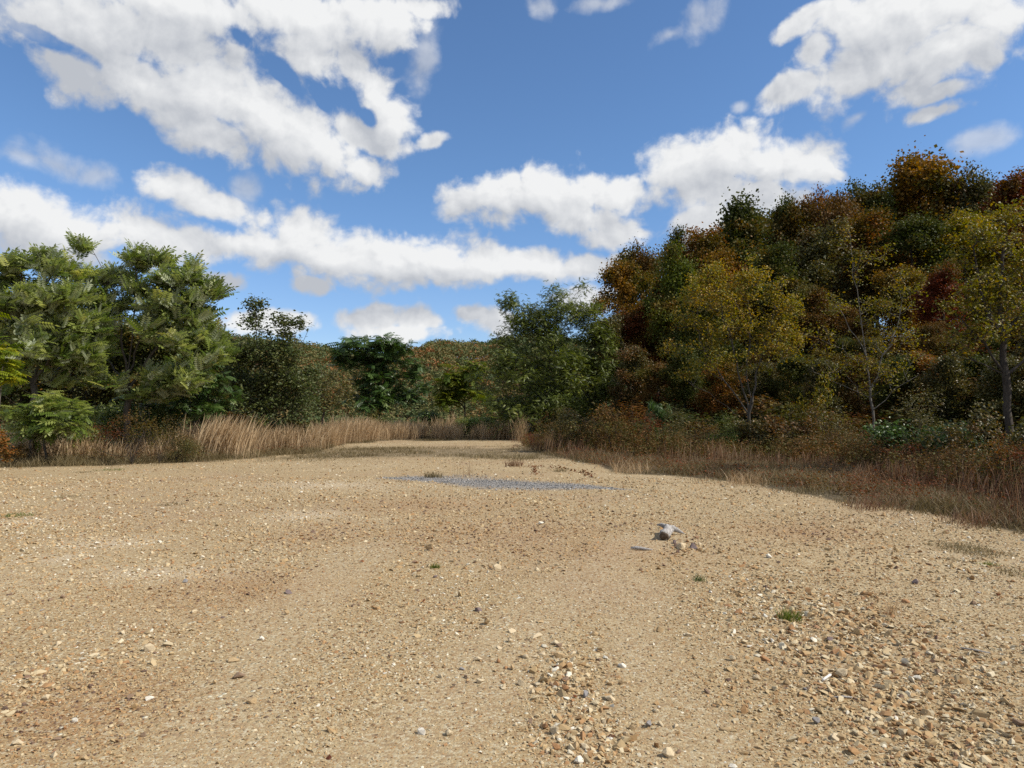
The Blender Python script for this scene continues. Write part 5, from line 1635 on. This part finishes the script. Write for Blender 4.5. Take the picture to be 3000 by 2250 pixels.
for a in [
 (1995, 1607, 56, 'cream', 'pale tan block of stone beside the bleached log', False, None, 2),
 (2036, 1606, 60, 'purple', 'dark slanting slab right of the tan block by the log', True, None, 9),
 (1975, 1592, 24, 'purple', 'small dark stone between the log and the tan block'),
 (2048, 1598, 18, 'cream', 'small pale stone behind the dark slab by the log'),
 (2030, 1582, 16, 'brown', 'small pointed brown stone behind the dark slab by the log'),
 (843, 1738, 40, 'purple', 'lone dark slate chip on the left half of the gravel', True),
 (2682, 1710, 26, 'purple', 'dark stone with a light top on the right half of the gravel'),
 (2254, 1634, 22, 'white', 'whitish stone right of the stones by the log'),
 (1234, 2150, 36, 'white', 'pale rounded stone at the lower left of the front rubble'),
 (1407, 2000, 36, 'cream', 'cream stone with a dark side left of the stone heap'),
 (1315, 2152, 28, 'cream', 'pale stone right of the pale rounded stone near the bottom'),
 (1290, 1985, 24, 'cream', 'upright pale stone left of the cream stone with a dark side'),
 (1535, 1925, 34, 'tan', 'tan block at the top of the stone heap in front'),
 (1637, 1925, 44, 'tan', 'broad tan stone at the upper right of the stone heap'),
 (1632, 1960, 26, 'white', 'whitish wedge in the middle of the stone heap', True),
 (1670, 1968, 36, 'tan', 'tan stone right of the whitish wedge in the heap'),
 (1657, 1995, 34, 'brown', 'brownish block in the lower middle of the heap'),
 (1462, 1940, 22, 'rust', 'rusty orange stone on the left side of the heap'),
 (1450, 1966, 26, 'tan', 'flat tan stone at the lower left of the heap', True),
 (1558, 2030, 24, 'cream', 'cream stone below the heap'),
 (1715, 2040, 34, 'grey', 'two-toned grey stone below the right end of the heap'),
 (1556, 2115, 34, 'brown', 'upright brown slab leaning below the heap', True),
 (1711, 2190, 44, 'cream', 'pale slab near the bottom right of the front rubble', True),
 (1768, 2190, 36, 'tan', 'tan stone right of the pale slab near the bottom'),
 (1785, 2166, 30, 'white', 'whitish flat stone above the tan stone near the bottom', True),
 (1627, 2198, 30, 'rust', 'amber-brown stone left of the pale slab near the bottom'),
 (1720, 2142, 26, 'cream', 'cream stone above the pale slab near the bottom'),
 (1500, 1852, 42, 'cream', 'long pale flake above the stone heap', True),
 (1570, 1867, 48, 'cream', 'flat pale slab right of the long pale flake above the heap', True),
 (1494, 1880, 22, 'cream', 'small upright pale stone below the long pale flake'),
 (436, 1907, 46, 'cream', 'bright cream stone on the left half of the gravel'),
 (682, 1938, 50, 'tan', 'tan flat stone right of the bright cream stone', True),
 (700, 1985, 36, 'brown', 'dark brown stone with a deep shadow below the tan flat stone'),
 (738, 2060, 44, 'tan', 'broad tan stone in the lower left quarter'),
 (768, 1874, 22, 'white', 'whitish pebble above the broad tan stone on the left', False),
 (52, 2180, 30, 'cream', 'cream stone near the lower left corner'),
 (32, 1772, 36, 'cream', 'pale stone at the left border half way down the gravel'),
 (148, 1760, 26, 'brown', 'dark brown stone right of the pale stone at the left border', True),
 (185, 1752, 20, 'brown', 'small dark stone beside the dark brown stone near the left border'),
 (420, 2158, 22, 'brown', 'small brown stone in the lower left quarter'),
 (190, 2135, 18, 'rust', 'small reddish stone near the lower left corner'),
 (380, 2045, 40, 'brown', 'half-buried brown stone in the lower left quarter', True),
 (435, 2050, 44, 'white', 'thin pale flake right of the half-buried brown stone', True),
 (2415, 1978, 34, 'tan', 'tan stone behind the white bone-like stick on the right'),
 (2468, 1985, 40, 'cream', 'cream stone right of the white bone-like stick'),
 (2745, 1973, 46, 'brown', 'brown flat stone with a dark underside on the right', True),
 (2580, 2145, 52, 'rust', 'rust-brown slab with a dark front edge low on the right', True),
 (2520, 2155, 56, 'tan', 'tan flake left of the rust-brown slab low on the right', True),
 (2450, 2165, 62, 'cream', 'broad yellowish slab propped in the rubble low on the right', True),
 (2440, 2125, 40, 'tan', 'tan leaning flake above the yellowish slab low on the right', True),
 (2625, 2110, 28, 'white', 'white pebble low on the right'),
 (2710, 2095, 36, 'tan', 'tan stone right of the white pebble'),
 (2240, 1935, 38, 'rust', 'reddish stone with a flat face right of centre'),
 (2145, 1935, 24, 'cream', 'pale pebble left of the reddish stone'),
 (2017, 1863, 28, 'cream', 'pale yellow stone right of the gravel centre'),
 (2325, 1838, 32, 'cream', 'cream stone just below the bright green tuft'),
 (2432, 1878, 32, 'purple', 'dark purplish stone below and right of the bright green tuft'),
 (2260, 1880, 30, 'white', 'pale wedge left of the dark purplish stone', True),
 (2195, 1895, 28, 'white', 'pale flake left of the pale wedge', True),
 (2132, 1778, 36, 'rust', 'rust-red triangular stone left of the bright green tuft', True),
 (2165, 1797, 32, 'rust', 'orange stone left of the bright green tuft'),
 (2985, 2125, 50, 'brown', 'dark mossy-looking stone at the right border low down'),
 (2880, 1965, 30, 'cream', 'pale stone near the right border half way down'),
 (2890, 2130, 26, 'tan', 'tan stone left of the dark stone at the right border'),
 (1455, 1668, 36, 'cream', 'cream stone near the centre of the gravel'),
 (1260, 1612, 34, 'tan', 'tan stone above the small lone green tuft'),
 (1275, 1692, 22, 'purple', 'dark pebble just below the small lone green tuft'),
 (1400, 1790, 28, 'purple', 'purplish stone near the centre of the gravel'),
 (1425, 1830, 32, 'tan', 'tan stone below the purplish stone near the centre'),
 (1585, 1535, 24, 'white', 'whitish pebble in the middle distance'),
 (2850, 1770, 24, 'brown', 'brown stone near the right border above the rubble'),
 (2650, 1765, 40, 'rust', 'orange-brown flake left of the right border', True),
 (2340, 2175, 36, 'tan', 'tan stone low down between the two rubble patches', True),
 (2390, 2120, 30, 'grey', 'grey stone above the tan flakes low on the right'),
 (2125, 2140, 40, 'tan', 'wide tan stone at the right end of the front rubble', True),
 (1960, 2215, 44, 'cream', 'cream stone at the bottom right of the front rubble'),
 (1900, 2130, 28, 'grey', 'grey stone at the right of the front rubble'),
]:
    stone(*a)
# the other larger stones of the rubble
rg = np.random.default_rng(91)
ZONES = [
 ('stone heap', 'stones of the heap in front', 1600, 1970, 130, 55, 58, 'small angular %s stone in the heap at the front'),
 ('right rubble', 'stones of the rubble on the right', 2500, 1930, 330, 150, 78, 'flaky %s stone in the wide rubble on the right'),
 ('front rubble', 'stones of the rubble along the bottom', 1750, 2160, 200, 60, 40, '%s stone in the rubble along the bottom edge'),
 ('left stones', 'loose stones on the left', 350, 1950, 320, 160, 34, 'loose %s stone lying apart on the left of the gravel'),
]
NM = {'cream': 'cream', 'tan': 'tan', 'rust': 'rusty', 'brown': 'brown', 'grey': 'grey', 'white': 'whitish', 'purple': 'dark purplish'}
for zn, gname, cx, cyy, sx, sy, n, fmt in ZONES:
    for k in range(n):
        px = float(np.clip(rg.normal(cx, sx), -150, 3150)); py = float(np.clip(rg.normal(cyy, sy), 1600, 2320))
        m = rg.choice(['cream', 'tan', 'rust', 'brown', 'grey', 'white', 'purple'], p=[.30, .38, .12, .09, .04, .06, .01])
        w = float(rg.uniform(15, 35)) * (0.55 + 0.45 * (py - 1200) / 900)
        c = NM[m]
        stone(px, py, w, m, (fmt % c), bool(rg.uniform() < (0.7 if zn == 'right rubble' else 0.4)), '%s, %s' % (gname, c), int(rg.integers(1e9)))

# ------------------------------------------------------------------ bleached log, sticks
def skin_branch(name, pts, radii, mat, parent=None, seed=1, rough=0.006, cap=True):
    """round, slightly lumpy limb along points"""
    r = np.random.default_rng(seed)
    P = np.array(pts, float); n = len(P); sides = 14
    d = np.gradient(P, axis=0); d /= np.linalg.norm(d, axis=1)[:, None]
    u = np.cross(d, (0.13, 0.21, 0.97)); u /= np.linalg.norm(u, axis=1)[:, None]; w = np.cross(d, u)
    an = np.linspace(0, 2 * np.pi, sides, endpoint=False)
    groove = r.normal(0, 0.09, sides)
    rr = np.array(radii)[:, None] * (1 + groove[None, :] + r.normal(0, .035, (n, sides)))
    V = P[:, None, :] + u[:, None, :] * (np.cos(an) * rr)[:, :, None] + w[:, None, :] * (np.sin(an) * rr)[:, :, None]
    V = V.reshape(-1, 3)
    i, j = np.meshgrid(np.arange(n - 1), np.arange(sides), indexing='ij')
    F = np.stack([i * sides + j, i * sides + (j + 1) % sides, (i + 1) * sides + (j + 1) % sides, (i + 1) * sides + j], 2).reshape(-1, 4)
    V = np.vstack([V, P[0] + d[0] * (-0.004), P[-1] + d[-1] * 0.004])
    k = n * sides
    c1 = np.array([(k, (j + 1) % sides, j) for j in range(sides)]); c2 = np.array([(k + 1, (n - 1) * sides + j, (n - 1) * sides + (j + 1) % sides) for j in range(sides)])
    return obj(name, mesh_np(name, V, [F, c1, c2], None, True), mat, parent)


t = NT('bleached_wood')
co = t.coord('Object')
mp = t.n.new('ShaderNodeMapping'); mp.inputs['Rotation'].default_value = (0, 0, math.radians(-20)); mp.inputs['Scale'].default_value = (60, 6, 60); t.l.new(co, mp.inputs[0])
gn = t.noise(mp.outputs[0], 1.0, 5, 0.6)
M_WOOD = t.done(t.principled(t.ramp(gn, [(0.30, (.10, .09, .08)), (0.45, (.27, .25, .23)), (0.7, (.44, .42, .395))]), 0.85, 0.2, t.bump(gn, 0.8, 0.01)))
t = NT('log_end')
gn = t.noise(t.coord('Object'), 40, 4, 0.6)
M_LOGEND = t.done(t.principled(t.ramp(gn, [(0.3, (.06, .042, .028)), (0.7, (.16, .115, .08))]), 0.9, 0.15))

x, y, z = on_pad(1945, 1583)
log = thing('bleached_log', 'short bleached grey log with broken branch stubs lying on the gravel', 'log', (x, y, z))
skin_branch('log_body', [(0, 0, .050), (.035, .07, .055), (.07, .16, .058), (.105, .27, .060), (.13, .36, .066), (.15, .43, .064), (.165, .49, .055)],
            [.058, .052, .049, .052, .060, .050, .026], M_WOOD, log, 3)
skin_branch('branch_stub', [(.13, .35, .07), (.185, .37, .075), (.235, .36, .055), (.275, .345, .035), (.315, .33, .02)], [.040, .036, .026, .016, .005], M_WOOD, log, 4)
skin_branch('branch_stub', [(.125, .37, .075), (.095, .43, .095), (.06, .46, .105), (.02, .48, .10)], [.036, .028, .020, .008], M_WOOD, log, 5)
skin_branch('bark_strip', [(.045, -.01, .02), (.075, .05, .03), (.10, .11, .025)], [.010, .014, .006], M_BARK_DARK, log, 15)
skin_branch('log_end', [(-.004, -.006, .049), (.002, .004, .050)], [.046, .052], M_LOGEND, log, 6)
log.scale = (1.05, 1.05, 1.05)

x, y, z = on_pad(1880, 1612)
o = skin_branch('stick', [(-.12, .02, .022), (-.05, .01, .026), (.03, -.01, .018), (.12, -.02, .012)], [.012, .02, .015, .004], M_WOOD, None, 7)
o.location = (x, y, z); tag(o, 'short dark weathered stick left of the tan block by the log', 'stick')
x, y, z = on_pad(2422, 1994)
t = NT('white_wood'); M_WHITE = t.done(t.principled((.66, .62, .56, 1), 0.7, 0.25))
o = skin_branch('stick', [(-.035, -.03, .014), (-.01, -.008, .018), (.015, .014, .02), (.036, .032, .022)], [.008, .0075, .007, .008], M_WHITE, None, 8)
o.location = (x, y, z); tag(o, 'small white bone-like stick among the stones on the right', 'stick')
x, y, z = on_pad(2470, 2048)
o = skin_branch('stick', [(-.05, 0, .01), (0, .003, .012), (.05, 0, .01)], [.005, .006, .004], M_WOOD, None, 9)
o.location = (x, y, z); tag(o, 'thin grey twig below the white bone-like stick', 'stick')
x, y, z = on_pad(2855, 1910)
o = skin_branch('stick', [(-.06, .05, .012), (0, .0, .014), (.07, -.05, .01)], [.005, .006, .004], M_WOOD, None, 10)
o.location = (x, y, z); tag(o, 'thin grey twig near the right border', 'stick')
# a few fallen leaves blown over the gravel
rg2 = np.random.default_rng(61)
lx, ly = scatter_band(rg2, 3.0, 24.0, 1.6)
T_ = np.stack([lx, ly, ground_z(lx, ly) + 0.012], 1)
V, F = stamp(T_SIMPLE[0], T_SIMPLE[1], rot_mats(rg2, len(lx), None, rg2.normal(0, .2, len(lx)), rg2.normal(0, .3, len(lx))), rg2.uniform(.025, .055, len(lx)), T_)
tag(obj('fallen_leaves', mesh_np('fallen_leaves', V, F, {'tint': np.repeat(rg2.uniform(0, 1, len(lx)), 5)}), M_LITTERLEAF), 'brown fallen leaves blown over the gravel', 'leaves', kind='stuff')

# creeping red-leaved runner behind the grey streak
rng = np.random.default_rng(31)
tp = []
for (ax, ay, bx, by) in ((1530, 1366, 1640, 1372), (1560, 1370, 1570, 1390), (1630, 1373, 1720, 1388), (1700, 1383, 1740, 1400)):
    for q in np.linspace(0, 1, 14):
        tp.append(on_pad(ax + (bx - ax) * q, ay + (by - ay) * q))
tp = np.array(tp); base = tp[0].copy()
V, F, T = leaves(rng, tp + np.array((0, 0, .02)), 5, 0.045, T_SIMPLE, 0.06, pitch=(-.2, .5))
V[:, 2] = np.maximum(V[:, 2], ground_z(V[:, 0], V[:, 1]) + 0.004)
o = obj('creeping_vine', mesh_np('creeping_vine', V - base, F, {'tint': T}), M_LEAF['maroon'])
o.location = base
tag(o, 'creeping dark red runner on the gravel behind the grey streak', 'vine')
